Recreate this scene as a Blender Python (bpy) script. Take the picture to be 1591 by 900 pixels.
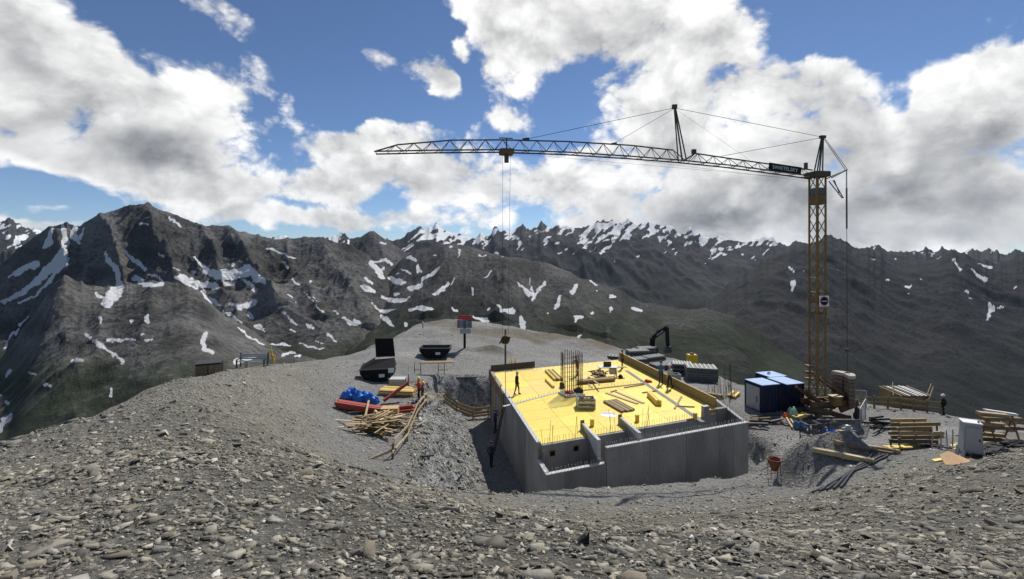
import bpy, bmesh, math, random
import numpy as np
from mathutils import Vector, Matrix, Euler
R = math.radians
random.seed(7); rng = np.random.default_rng(7)
scene = bpy.context.scene
for o in list(bpy.data.objects): bpy.data.objects.remove(o)
COL = scene.collection
# ------------------------------------------------------------------ camera, sky, sun, exposure
F, CX, HY, W0 = 700.0, 795.5, 395.0, 1591.0      # focal length and horizon of the photograph, in its own pixels
cam = bpy.data.cameras.new('camera'); camo = bpy.data.objects.new('camera', cam); COL.objects.link(camo)
cam.sensor_width = 36.0; cam.lens = F / W0 * 36.0
cam.shift_y = -(450.0 - HY) / W0
cam.clip_start = 0.1; cam.clip_end = 60000
camo.location = (0, 0, 0); camo.rotation_euler = (R(90), 0, 0)
scene.camera = camo
SUN_AZ, SUN_EL = R(27), R(50)
sunv = Vector((math.sin(SUN_AZ) * math.cos(SUN_EL), math.cos(SUN_AZ) * math.cos(SUN_EL), math.sin(SUN_EL)))
sl = bpy.data.lights.new('sun', 'SUN'); sl.energy = 4.2; sl.angle = R(0.53); sl.color = (1.0, 0.955, 0.88)
so = bpy.data.objects.new('sun', sl); COL.objects.link(so); so.rotation_euler = (-sunv).to_track_quat('-Z', 'Y').to_euler()
vs = scene.view_settings; vs.view_transform = 'Standard'; vs.look = 'None'; vs.exposure = 0.2; vs.gamma = 1.0
scene.cycles.max_bounces = 6; scene.cycles.diffuse_bounces = 2; scene.cycles.volume_bounces = 0
scene.cycles.use_denoising = True

def azel(x, y):
    az = math.atan((x - CX) / F); return az, math.atan((HY - y) / F * math.cos(az))
def build_world():
    w = bpy.data.worlds.new('World'); scene.world = w; w.use_nodes = True
    nt = w.node_tree; N = nt.nodes; L = nt.links; N.clear()
    def node(t, **k):
        n = N.new(t)
        for a, b in k.items(): setattr(n, a, b)
        return n
    def m(op, a, b=None, c=None, clamp=False):
        n = node('ShaderNodeMath', operation=op, use_clamp=clamp)
        for i, v in enumerate((a, b, c)):
            if v is None: continue
            if hasattr(v, 'links'): L.new(v, n.inputs[i])
            else: n.inputs[i].default_value = v
        return n.outputs[0]
    def sstep(v, a, b):
        n = node('ShaderNodeMapRange', interpolation_type='SMOOTHSTEP')
        L.new(v, n.inputs['Value']); n.inputs['From Min'].default_value = a; n.inputs['From Max'].default_value = b
        return n.outputs[0]
    tc = node('ShaderNodeTexCoord'); sep = node('ShaderNodeSeparateXYZ'); L.new(tc.outputs['Generated'], sep.inputs[0])
    x, y, z = sep.outputs
    az = m('ARCTAN2', x, y); el = m('ARCSINE', z)
    cb = node('ShaderNodeCombineXYZ'); L.new(az, cb.inputs[0]); L.new(el, cb.inputs[1]); ae = cb.outputs[0]
    # ragged edges: the lookup position is displaced by noise before the cloud banks are placed
    wn = node('ShaderNodeTexNoise'); wn.inputs['Scale'].default_value = 7.0; wn.inputs['Detail'].default_value = 4
    L.new(tc.outputs['Generated'], wn.inputs['Vector'])
    wv = node('ShaderNodeVectorMath', operation='MULTIPLY_ADD'); L.new(wn.outputs['Color'], wv.inputs[0])
    wv.inputs[1].default_value = (0.16, 0.10, 0); L.new(ae, wv.inputs[2])
    wo = node('ShaderNodeVectorMath', operation='SUBTRACT'); L.new(wv.outputs[0], wo.inputs[0]); wo.inputs[1].default_value = (0.08, 0.05, 0)
    ae2 = wo.outputs[0]
    def blobs(lst, base):
        acc = None
        for (px, py, rx, ry, rot, wt) in lst:
            a, e = azel(px, py); sc = math.cos(a) ** 2
            mp = node('ShaderNodeMapping', vector_type='TEXTURE'); L.new(ae2, mp.inputs['Vector'])
            mp.inputs['Location'].default_value = (a, e, 0); mp.inputs['Rotation'].default_value = (0, 0, R(-rot))
            mp.inputs['Scale'].default_value = (rx / F * sc, ry / F * math.sqrt(sc), 1)
            ln = node('ShaderNodeVectorMath', operation='LENGTH'); L.new(mp.outputs[0], ln.inputs[0])
            s = sstep(ln.outputs['Value'], 1.35, 0.15)
            t = m('MULTIPLY', s, wt)
            acc = t if acc is None else m('ADD', acc, t)
        return m('ADD', acc, base)
    cov = blobs(CLOUDS, 0.0)
    cov = m('MINIMUM', cov, 0.62)
    cov = m('ADD', cov, blobs(GAPS, 0.0))
    # away from the view: an even, broken cover
    front = sstep(y, 0.25, 0.6)
    up = sstep(el, 0.75, 0.5)
    inview = m('MULTIPLY', front, up)
    cov = m('ADD', m('MULTIPLY', cov, inview), m('MULTIPLY', m('SUBTRACT', 1.0, inview), 0.10))
    # fine structure
    st = node('ShaderNodeMapping'); st.inputs['Scale'].default_value = (1, 1, 1.3); L.new(tc.outputs['Generated'], st.inputs['Vector'])
    n1 = node('ShaderNodeTexNoise'); n1.inputs['Scale'].default_value = 5.5; n1.inputs['Detail'].default_value = 12; n1.inputs['Roughness'].default_value = 0.61
    n1.inputs['Distortion'].default_value = 0.25
    L.new(st.outputs[0], n1.inputs['Vector'])
    st2 = node('ShaderNodeMapping'); st2.inputs['Scale'].default_value = (1, 1, 1.3); st2.inputs['Location'].default_value = (0.010, 0.016, 0.050); L.new(tc.outputs['Generated'], st2.inputs['Vector'])
    n2 = node('ShaderNodeTexNoise'); n2.inputs['Scale'].default_value = 5.5; n2.inputs['Detail'].default_value = 6; n2.inputs['Roughness'].default_value = 0.55
    n2.inputs['Distortion'].default_value = 0.25
    L.new(st2.outputs[0], n2.inputs['Vector'])
    f1 = m('SUBTRACT', n1.outputs['Fac'], 0.5); f2 = m('SUBTRACT', n2.outputs['Fac'], 0.5)
    vo = node('ShaderNodeTexVoronoi', feature='F1'); vo.inputs['Scale'].default_value = 11.0; vo.inputs['Detail'].default_value = 3.0; vo.inputs['Roughness'].default_value = 0.55
    vw = node('ShaderNodeVectorMath', operation='MULTIPLY_ADD'); L.new(n1.outputs['Color'], vw.inputs[0]); vw.inputs[1].default_value = (.10, .10, .10); L.new(st.outputs[0], vw.inputs[2]); L.new(vw.outputs[0], vo.inputs['Vector'])
    puff = m('SUBTRACT', 1.0, vo.outputs['Distance'])
    d = m('ADD', m('ADD', m('MULTIPLY', f1, 1.7), m('MULTIPLY', puff, 0.42)), m('SUBTRACT', cov, 0.21))
    d2 = m('ADD', m('MULTIPLY', f2, 1.75), m('SUBTRACT', cov, 0.21))
    alpha = sstep(d, -0.05, 0.26)
    # thick cloud with cloud above it is grey underneath; edges and tops are white
    thick = sstep(d2, 0.10, 0.85)
    dark = blobs(DARKS, 0.0)
    dk = m('ADD', m('MULTIPLY', thick, 0.19), m('MULTIPLY', m('MULTIPLY', dark, sstep(d, 0.0, 0.6)), 0.30))
    relief = m('ADD', m('MULTIPLY', m('SUBTRACT', f1, f2), 1.0), m('MULTIPLY', puff, 0.24))
    lum = m('SUBTRACT', m('ADD', 1.03, relief), dk)
    lum = m('MAXIMUM', m('MINIMUM', lum, 1.16), 0.32)
    cc = node('ShaderNodeMix', data_type='RGBA'); L.new(sstep(lum, 0.2, 0.95), cc.inputs['Factor'])
    cc.inputs[6].default_value = (0.90, 0.96, 1.06, 1); cc.inputs[7].default_value = (1.0, 1.0, 1.0, 1)
    cl = node('ShaderNodeVectorMath', operation='SCALE'); L.new(cc.outputs[2], cl.inputs[0])
    L.new(m('MULTIPLY', m('POWER', lum, 1.5), CLOUD_GAIN), cl.inputs['Scale'])
    sky = node('ShaderNodeTexSky', sky_type='NISHITA', sun_disc=False)
    sky.sun_elevation = SUN_EL; sky.sun_rotation = SUN_AZ; sky.altitude = 2700; sky.air_density = 1.0; sky.dust_density = 0.6; sky.ozone_density = 1.6
    mix = node('ShaderNodeMix', data_type='RGBA'); L.new(alpha, mix.inputs['Factor'])
    sk = node('ShaderNodeVectorMath', operation='MULTIPLY'); L.new(sky.outputs[0], sk.inputs[0]); sk.inputs[1].default_value = (.62, .70, .80); L.new(sk.outputs[0], mix.inputs[6]); L.new(cl.outputs[0], mix.inputs[7])
    bg = node('ShaderNodeBackground'); bg.inputs['Strength'].default_value = SKY_STRENGTH; L.new(mix.outputs[2], bg.inputs['Color'])
    out = node('ShaderNodeOutputWorld'); L.new(bg.outputs[0], out.inputs['Surface'])
    w.cycles.sampling_method = 'MANUAL'; w.cycles.sample_map_resolution = 512
SKY_STRENGTH = 0.105; CLOUD_GAIN = 7.3
# cloud banks as the photograph shows them: centre x, y, half width, half height (photo pixels), turn, weight
CLOUDS = [(60,90,190,90,0,.55),(190,150,260,90,12,.55),(100,215,260,45,0,.5),(380,150,120,75,-15,.5),(330,15,80,45,20,.5),(180,268,190,34,5,.6),
 (320,285,120,36,8,.6),(490,283,95,38,-5,.6),(560,225,120,45,0,.4),(620,95,105,30,28,.5),(690,135,40,25,40,.4),(705,85,22,22,0,.35),
 (530,340,300,26,0,.62),(60,345,150,12,0,.4),(790,95,62,110,25,.5),(760,10,90,40,0,.5),(860,25,130,60,0,.5),(1040,60,190,90,0,.62),
 (1080,190,200,85,0,.6),(950,280,260,60,0,.6),(700,290,160,50,0,.5),(640,235,90,50,0,.4),(1300,260,260,110,0,.62),(1480,170,170,100,0,.6),(1250,130,120,50,0,.5),
 (1450,330,260,70,0,.62),(1150,330,260,50,0,.6),(770,190,30,20,30,.3),(1550,90,80,40,0,.4),(1400,378,380,40,0,.6),(1080,350,260,30,0,.4),(520,215,60,30,0,.25),(560,130,60,25,20,.22)]
GAPS = [(590,40,110,34,0,-.5),(470,80,60,45,0,-.35),(530,160,60,50,0,-.4),(640,180,60,22,0,-.3),(1330,45,150,30,0,-.45),(880,190,60,28,-15,-.5),(1400,155,34,34,20,-.34),
 (50,288,110,22,0,-.45),(610,300,60,18,0,-.15),(440,318,150,10,0,-.25),(1090,125,60,20,0,-.15),(720,160,25,60,15,-.3)]
DARKS = [(120,225,270,45,0,1.0),(330,225,150,45,-10,.8),(1150,325,330,45,0,1.0),(1430,310,260,70,0,1.0),(1500,230,130,50,0,.6),(1250,230,110,60,0,.5),(700,290,150,25,0,.6),(1100,250,150,40,0,.45),(1450,372,280,30,0,.7),(1050,345,160,22,0,.6)]
build_world()

# ------------------------------------------------------------------ materials
MATS = {}
def mat(name, col, rough=0.8, metal=0.0, var=0.12, scale=6.0, bump=0.0, bscale=40.0, col2=None, spec=0.3, coord='Object', attr=None, streak=None):
    if name in MATS: return MATS[name]
    M = bpy.data.materials.new(name); M.use_nodes = True; nt = M.node_tree; N = nt.nodes; L = nt.links
    b = N['Principled BSDF']; b.inputs['Roughness'].default_value = rough; b.inputs['Metallic'].default_value = metal
    b.inputs['Specular IOR Level'].default_value = spec
    tc = N.new('ShaderNodeTexCoord')
    src = tc.outputs[coord]
    if streak:
        mp = N.new('ShaderNodeMapping'); mp.inputs['Scale'].default_value = streak; L.new(src, mp.inputs[0]); src = mp.outputs[0]
    n = N.new('ShaderNodeTexNoise'); n.inputs['Scale'].default_value = scale; n.inputs['Detail'].default_value = 6; n.inputs['Roughness'].default_value = 0.65
    L.new(src, n.inputs['Vector'])
    cr = N.new('ShaderNodeMix'); cr.data_type = 'RGBA'
    mr = N.new('ShaderNodeMapRange'); mr.inputs['From Min'].default_value = 0.3; mr.inputs['From Max'].default_value = 0.7
    L.new(n.outputs['Fac'], mr.inputs['Value']); L.new(mr.outputs[0], cr.inputs['Factor'])
    c = Vector(col)
    c2 = Vector(col2) if col2 else c * (1 + var)
    c1 = c if col2 else c * (1 - var)
    cr.inputs[6].default_value = (*c1, 1); cr.inputs[7].default_value = (*c2, 1)
    o = cr.outputs[2]
    # each object a slightly different tone
    oi = N.new('ShaderNodeObjectInfo'); mr2 = N.new('ShaderNodeMapRange'); L.new(oi.outputs['Random'], mr2.inputs['Value'])
    mr2.inputs['To Min'].default_value = 1 - var * 0.8; mr2.inputs['To Max'].default_value = 1 + var * 0.8
    vm = N.new('ShaderNodeVectorMath'); vm.operation = 'SCALE'; L.new(o, vm.inputs[0]); L.new(mr2.outputs[0], vm.inputs['Scale']); o = vm.outputs[0]
    if attr:
        at = N.new('ShaderNodeAttribute'); at.attribute_name = attr
        v2 = N.new('ShaderNodeVectorMath'); v2.operation = 'MULTIPLY'; L.new(o, v2.inputs[0]); L.new(at.outputs['Color'], v2.inputs[1]); o = v2.outputs[0]
    L.new(o, b.inputs['Base Color'])
    if bump > 0:
        nb = N.new('ShaderNodeTexNoise'); nb.inputs['Scale'].default_value = bscale; nb.inputs['Detail'].default_value = 5; L.new(src, nb.inputs['Vector'])
        bp = N.new('ShaderNodeBump'); bp.inputs['Strength'].default_value = bump; bp.inputs['Distance'].default_value = 0.02
        L.new(nb.outputs['Fac'], bp.inputs['Height']); L.new(bp.outputs[0], b.inputs['Normal'])
    MATS[name] = M; return M
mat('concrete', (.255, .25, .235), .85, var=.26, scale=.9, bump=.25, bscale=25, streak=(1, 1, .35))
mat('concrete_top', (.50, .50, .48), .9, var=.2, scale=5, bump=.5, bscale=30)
mat('concrete_dark', (.22, .22, .215), .9, var=.25, scale=3, bump=.4)
mat('yellow_panel', (.87, .69, .10), .45, var=.12, scale=2.2, col2=(.76, .57, .10), spec=.4, bump=.04)
mat('yellow_pale', (.82, .62, .17), .5, var=.08, scale=1.5, bump=.05)
mat('yellow_beam', (.72, .52, .10), .55, var=.15, scale=4)
mat('timber', (.38, .28, .15), .75, var=.22, scale=7, streak=(1, 1, 1), bump=.15)
mat('timber_pale', (.50, .40, .24), .75, var=.2, scale=7, bump=.15)
mat('timber_dark', (.20, .14, .085), .8, var=.25, scale=7, bump=.15)
mat('timber_olive', (.22, .17, .085), .8, var=.2, scale=6, bump=.15)
mat('plywood', (.56, .36, .19), .7, var=.12, scale=5)
mat('black_steel', (.012, .0125, .014), .7, var=.3, scale=4, spec=.15)
mat('dark_steel', (.05, .05, .052), .55, var=.3, scale=5)
mat('rebar', (.085, .06, .045), .75, var=.3, scale=9)
mat('grey_steel', (.33, .34, .35), .5, metal=.4, var=.15, scale=5)
mat('galvanised', (.46, .47, .46), .55, metal=.3, var=.15, scale=6)
mat('crane_yellow', (.24, .15, .045), .6, var=.25, scale=2.5, col2=(.15, .09, .035))
mat('crane_rust', (.13, .075, .038), .75, var=.3, scale=3)
mat('crane_dark', (.085, .068, .045), .6, var=.3, scale=3)
mat('cable', (.03, .03, .03), .6, var=.1)
mat('ballast', (.19, .145, .105), .9, var=.25, scale=1.2, bump=.3)
mat('ballast_top', (.46, .41, .34), .9, var=.12, scale=2)
mat('blue_paint', (.008, .017, .05), .5, var=.15, scale=2)
mat('blue_roof', (.30, .44, .70), .5, var=.12, scale=3)
mat('blue_tarp', (.03, .17, .55), .4, var=.2, scale=5)
mat('red_paint', (.33, .065, .045), .55, var=.18, scale=4)
mat('rust', (.20, .085, .045), .8, var=.3, scale=3, bump=.2)
mat('white_paint', (.66, .67, .68), .5, var=.04, scale=2)
mat('sign_grey', (.34, .35, .37), .5, var=.1)
mat('sign_red', (.42, .03, .045), .5, var=.08)
mat('sign_blue', (.03, .05, .10), .5, var=.1)
mat('marker_yellow', (.70, .43, .03), .5, var=.1)
mat('green_paint', (.35, .55, .40), .5, var=.1)
mat('paper', (.85, .85, .88), .7, var=.05)
mat('lilac', (.45, .45, .72), .7, var=.05)
mat('orange', (.75, .16, .03), .6, var=.1)
mat('red_cloth', (.60, .05, .03), .7, var=.15)
mat('black_cloth', (.018, .018, .02), .85, var=.2)
mat('navy_cloth', (.03, .04, .075), .85, var=.2)
mat('blue_cloth', (.09, .16, .28), .85, var=.2)
mat('grey_cloth', (.42, .43, .42), .85, var=.12)
mat('brown_cloth', (.14, .075, .045), .85, var=.2)
mat('skin', (.42, .24, .16), .6, var=.08)
mat('hair', (.03, .02, .015), .7, var=.2)
mat('helmet_yellow', (.75, .62, .06), .35, var=.05)
mat('helmet_white', (.8, .8, .78), .35, var=.05)
mat('formwork_grey', (.13, .135, .13), .6, var=.25, scale=5)
mat('cabinet_shade_grey', (.38, .39, .40), .5, var=.05, scale=2)  # shade on the white cabinet's body, put into its colour; the lid stays white
mat('rubber', (.02, .02, .021), .8, var=.2)
mat('hose', (.045, .05, .058), .6, var=.2)
mat('glass_dark', (.03, .04, .05), .1, var=.1, spec=.6)

# ------------------------------------------------------------------ object helpers
def tag(o, label=None, cat=None, group=None, kind=None):
    if label: o['label'] = label
    if cat: o['category'] = cat
    if group: o['group'] = group
    if kind or cat: o['kind'] = kind or 'thing'
    return o
def thing(name, loc, label, cat, group=None, rz=0):
    o = bpy.data.objects.new(name, None); COL.objects.link(o); o.location = loc; o.rotation_euler = (0, 0, rz); o.empty_display_size = .3
    return tag(o, label, cat, group)
def root_loc(o):
    v = Vector((0, 0, 0))
    while o is not None: v += o.location; o = o.parent
    return v
def link(name, me, parent=None, m=None):
    o = bpy.data.objects.new(name, me); COL.objects.link(o)
    if m: me.materials.clear(); me.materials.append(MATS[m] if isinstance(m, str) else m)
    if parent: o.parent = parent
    return o
def mesh_np(name, v, f, smooth=False, attrs=None):
    """v (N,3), f (M,k) arrays"""
    v = np.asarray(v, np.float32); f = np.asarray(f, np.int32)
    me = bpy.data.meshes.new(name); me.vertices.add(len(v)); me.vertices.foreach_set('co', v.ravel())
    k = f.shape[1]; me.loops.add(f.size); me.loops.foreach_set('vertex_index', f.ravel())
    me.polygons.add(len(f)); me.polygons.foreach_set('loop_start', np.arange(0, f.size, k, dtype=np.int32))
    try: me.polygons.foreach_set('loop_total', np.full(len(f), k, np.int32))
    except Exception: pass
    if smooth: me.polygons.foreach_set('use_smooth', np.ones(len(f), bool))
    for a, val in (attrs or {}).items():
        val = np.asarray(val, np.float32)
        if val.ndim == 1: at = me.attributes.new(a, 'FLOAT', 'POINT'); at.data.foreach_set('value', val)
        else: at = me.attributes.new(a, 'FLOAT_COLOR', 'POINT'); at.data.foreach_set('color', np.c_[val, np.ones(len(val))].astype(np.float32).ravel())
    me.update(calc_edges=True); me.validate(); return me
class MB:
    """collects shapes, then becomes ONE mesh object"""
    def __init__(s): s.v = []; s.f = []
    def add(s, vs, fs):
        n = len(s.v); s.v += [Vector(p) for p in vs]; s.f += [tuple(i + n for i in q) for q in fs]; return s
    def box(s, c, d, rz=0, m3=None):
        x, y, z = (k / 2 for k in d); c = Vector(c)
        m = m3 if m3 is not None else Matrix.Rotation(rz, 3, 'Z')
        P = [c + m @ Vector(p) for p in ((-x,-y,-z),(x,-y,-z),(x,y,-z),(-x,y,-z),(-x,-y,z),(x,-y,z),(x,y,z),(-x,y,z))]
        return s.add(P, [(0,3,2,1),(4,5,6,7),(0,1,5,4),(1,2,6,5),(2,3,7,6),(3,0,4,7)])
    def beam(s, p0, p1, w, h, up=(0, 0, 1)):
        p0, p1 = Vector(p0), Vector(p1); d = p1 - p0; L = d.length
        if L < 1e-6: return s
        x = d / L; u = Vector(up)
        if abs(x.dot(u)) > .98: u = Vector((1, 0, 0))
        y = u.cross(x).normalized(); z = x.cross(y)
        return s.box((p0 + p1) / 2, (L, w, h), m3=Matrix((x, y, z)).transposed())
    def tube(s, p0, p1, r, n=6, r1=None):
        p0, p1 = Vector(p0), Vector(p1); d = (p1 - p0)
        if d.length < 1e-6: return s
        x = d.normalized(); u = Vector((0, 0, 1)) if abs(x.z) < .95 else Vector((1, 0, 0))
        y = u.cross(x).normalized(); z = x.cross(y); r1 = r if r1 is None else r1
        A = [p0 + (y * math.cos(a) + z * math.sin(a)) * r for a in [2 * math.pi * i / n for i in range(n)]]
        B = [p1 + (y * math.cos(a) + z * math.sin(a)) * r1 for a in [2 * math.pi * i / n for i in range(n)]]
        return s.add(A + B, [(i, (i + 1) % n, n + (i + 1) % n, n + i) for i in range(n)] + [tuple(range(n))[::-1], tuple(range(n, 2 * n))])
    def path(s, pts, r, n=6):
        pts = [Vector(p) for p in pts]; base = len(s.v); rings = []
        for i, p in enumerate(pts):
            d = (pts[min(i + 1, len(pts) - 1)] - pts[max(i - 1, 0)]).normalized()
            u = Vector((0, 0, 1)) if abs(d.z) < .95 else Vector((1, 0, 0)); y = u.cross(d).normalized(); z = d.cross(y)
            rings.append([p + (y * math.cos(a) + z * math.sin(a)) * r for a in [2 * math.pi * k / n for k in range(n)]])
        vs = [q for g in rings for q in g]; fs = []
        for i in range(len(pts) - 1):
            for k in range(n): fs.append((i*n+k, i*n+(k+1)%n, (i+1)*n+(k+1)%n, (i+1)*n+k))
        fs += [tuple(range(n))[::-1], tuple((len(pts)-1)*n + k for k in range(n))]
        return s.add(vs, fs)
    def prism(s, pts, z0, z1):
        n = len(pts); zz0 = z0 if hasattr(z0, '__len__') else [z0] * n; zz1 = z1 if hasattr(z1, '__len__') else [z1] * n
        P = [(p[0], p[1], a) for p, a in zip(pts, zz0)] + [(p[0], p[1], a) for p, a in zip(pts, zz1)]
        return s.add(P, [tuple(range(n))[::-1], tuple(range(n, 2 * n))] + [(i, (i + 1) % n, n + (i + 1) % n, n + i) for i in range(n)])
    def lathe(s, c, prof, n=20):
        c = Vector(c); vs = []; fs = []
        for r, z in prof:
            for i in range(n): a = 2 * math.pi * i / n; vs.append(c + Vector((r * math.cos(a), r * math.sin(a), z)))
        for j in range(len(prof) - 1):
            for i in range(n): fs.append((j*n+i, j*n+(i+1)%n, (j+1)*n+(i+1)%n, (j+1)*n+i))
        return s.add(vs, fs)
    def build(s, name, m, parent=None, smooth=False, bevel=0):
        me = bpy.data.meshes.new(name); o0 = root_loc(parent) if parent else Vector((0, 0, 0))
        me.from_pydata([tuple(p - o0) for p in s.v], [], s.f); me.validate()
        bm = bmesh.new(); bm.from_mesh(me); bmesh.ops.recalc_face_normals(bm, faces=bm.faces)
        if bevel:
            ed = [e for e in bm.edges if len(e.link_faces) == 2 and e.calc_face_angle(0) > .6]
            bmesh.ops.bevel(bm, geom=ed, offset=bevel, segments=1, affect='EDGES')
        bm.to_mesh(me); bm.free()
        if smooth: me.polygons.foreach_set('use_smooth', np.ones(len(me.polygons), bool))
        me.update()
        return link(name, me, parent, m)
def single(name, mb, m, label, cat, group=None, bevel=0, smooth=False):
    """a thing that is one mesh: origin moved to its own base"""
    vs = mb.v; lo = Vector((sum(p.x for p in vs) / len(vs), sum(p.y for p in vs) / len(vs), min(p.z for p in vs)))
    mb.v = [p - lo for p in vs]; o = mb.build(name, m, None, smooth, bevel); o.location = lo
    return tag(o, label, cat, group)
def children(o): return [c for c in bpy.data.objects if c.parent == o]
def copy_tree(o, parent=None):
    c = o.copy(); COL.objects.link(c); c.parent = parent
    for ch in list(o.children): copy_tree(ch, c)
    return c
# ------------------------------------------------------------------ noise and near terrain
def vnoise(x, y, seed=0):
    xi = np.floor(x).astype(np.int64); yi = np.floor(y).astype(np.int64); xf = x - xi; yf = y - yi
    def h(a, b):
        n = (a * 374761393 + b * 668265263 + seed * 1442695041) & 0x7fffffff
        n = ((n ^ (n >> 13)) * 1274126177) & 0x7fffffff
        return ((n ^ (n >> 16)) & 0xffff) / 65535.0
    u = xf * xf * xf * (xf * (xf * 6 - 15) + 10); v = yf * yf * yf * (yf * (yf * 6 - 15) + 10)
    return (h(xi, yi) * (1 - u) + h(xi + 1, yi) * u) * (1 - v) + (h(xi, yi + 1) * (1 - u) + h(xi + 1, yi + 1) * u) * v
def fbm(x, y, oct=5, seed=0, gain=.5):
    s = 0; a = 1; t = 0
    for i in range(oct):
        s = s + a * (vnoise(x, y, seed + i * 17) * 2 - 1); t += a; a *= gain; x, y = x * 1.9 + y * .6 + 3.1, y * 1.9 - x * .6 + 7.7
    return s / t
def ridged(x, y, oct=6, seed=0, gain=.55):
    s = 0; a = 1; t = 0; w = 1
    for i in range(oct):
        n = 1 - np.abs(vnoise(x, y, seed + i * 13) * 2 - 1); n = n * n
        s = s + a * n * w; t += a; w = np.clip(n * 1.6, .25, 1); a *= gain; x, y = x * 1.85 + y * .7 + 5.3, y * 1.85 - x * .7 + 1.9
    return s / t
def sm(x, a, b):
    t = np.clip((x - a) / (b - a), 0, 1); return t * t * (3 - 2 * t)
def P3(px, py, D): return Vector(((px - CX) / F * D, D, (HY - py) / F * D))
CTRL = [(0,900,2.3),(400,900,2.3),(795,900,2.3),(1200,900,2.3),(1591,900,2.3),
 (300,700,5.5),(300,622,12.6),(0,690,12),(150,641,18),(325,583,36),(240,606,24),(400,590,28),(420,570,36),(480,563,42),(389,700,15),(520,720,12),
 (480,650,26),(530,652,30),(600,702,25),(560,690,26),(600,640,31.5),(590,594,39),(540,575,41),(600,562,46),(640,742,20),(700,752,19.5),(640,700,25.3),(655,642,31.2),(688,606,36.5),
 (795,805,7.2),(848,780,18),(950,780,18.5),(1050,776,19.5),(1100,771,20.3),(1160,758,22),(1190,752,23.5),
 (1203,738,28.5),(1240,716,25.5),(1290,712,26.5),(1340,704,27.5),(1340,745,20),(1300,766,16),(1400,742,15),(1500,717,18.5),(1591,700,17),(1300,845,4.2),(0,760,5),(0,716,8),(150,690,8),(150,662,12),(1591,765,7.5),(1500,762,9),(1400,776,9.5),(1450,738,14),(1591,718,13),
 (1270,652,36),(1200,642,36.5),(1180,692,31),(1300,690,31.5),(1400,692,29),(1450,704,25),(1420,657,35),(1550,670,29),(1591,672,30),
 (1340,632,40),(1460,643,39),(1591,662,36),(1130,602,43),(1080,578,50),(1000,551,60),(960,549,62),(850,566,50),(750,571,48),(680,560,49.5),(722,541,54),
 (650,508,72),(720,498,76),(800,521,70),(870,521,75),(930,534,72),(620,530,60),(760,545,58)]
cp = [tuple(P3(*c)) for c in CTRL] + [(0,-6,-1.0),(-9,-6,-2.2),(9,-6,-2.2),(-12,3,-3.6),(14,4,-3.9),(28,8,-6.5),(40,18,-9.0),(48,30,-13.0),(-20,8,-6.5),(0,50,-12.0),(6,36,-12.4),(30,50,-14.5),(-35,30,-12),(-30,48,-13),(0,95,-14),(40,-6,-9),(-30,-6,-9)]
cp = np.array(cp)
def _tps():
    n = len(cp); d = np.hypot(cp[:, None, 0] - cp[None, :, 0], cp[:, None, 1] - cp[None, :, 1])
    K = np.where(d > 0, d * d * np.log(d + 1e-9), 0) + np.eye(n) * .6
    Pm = np.c_[np.ones(n), cp[:, :2]]; A = np.block([[K, Pm], [Pm.T, np.zeros((3, 3))]])
    return np.linalg.solve(A, np.r_[cp[:, 2], 0, 0, 0])
TW = _tps()
RIM = np.array([(-14.2,-22),(-14.6,0),(-14.3,12.4),(-17.5,18.6),(-25.0,37.0),(-20.5,43.6),(-19,52),(-17.5,66),(-15.5,75.5),(-8,79.5),(1,75.5),(8,77),(15.5,74.5),(20.5,62.5),(23,54),(23.6,47.5),(33.5,42.6),(38.8,40.6),(44,37.8),(50,30),(52,10),(46,-22)])
def rim_dist(X, Y):
    """signed distance outside the plateau's rim (negative inside)"""
    X = np.asarray(X, float); Y = np.asarray(Y, float); best = np.full(X.shape, 1e9); ins = np.zeros(X.shape, bool); n = len(RIM)
    for i in range(n):
        a, b = RIM[i], RIM[(i + 1) % n]; e = b - a; t = np.clip(((X - a[0]) * e[0] + (Y - a[1]) * e[1]) / (e @ e), 0, 1)
        best = np.minimum(best, np.hypot(X - a[0] - t * e[0], Y - a[1] - t * e[1]))
        c = ((a[1] > Y) != (b[1] > Y)); ins ^= c & (X < (b[0] - a[0]) * (Y - a[1]) / (b[1] - a[1] + 1e-12) + a[0])
    return np.where(ins, -best, best)
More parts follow.
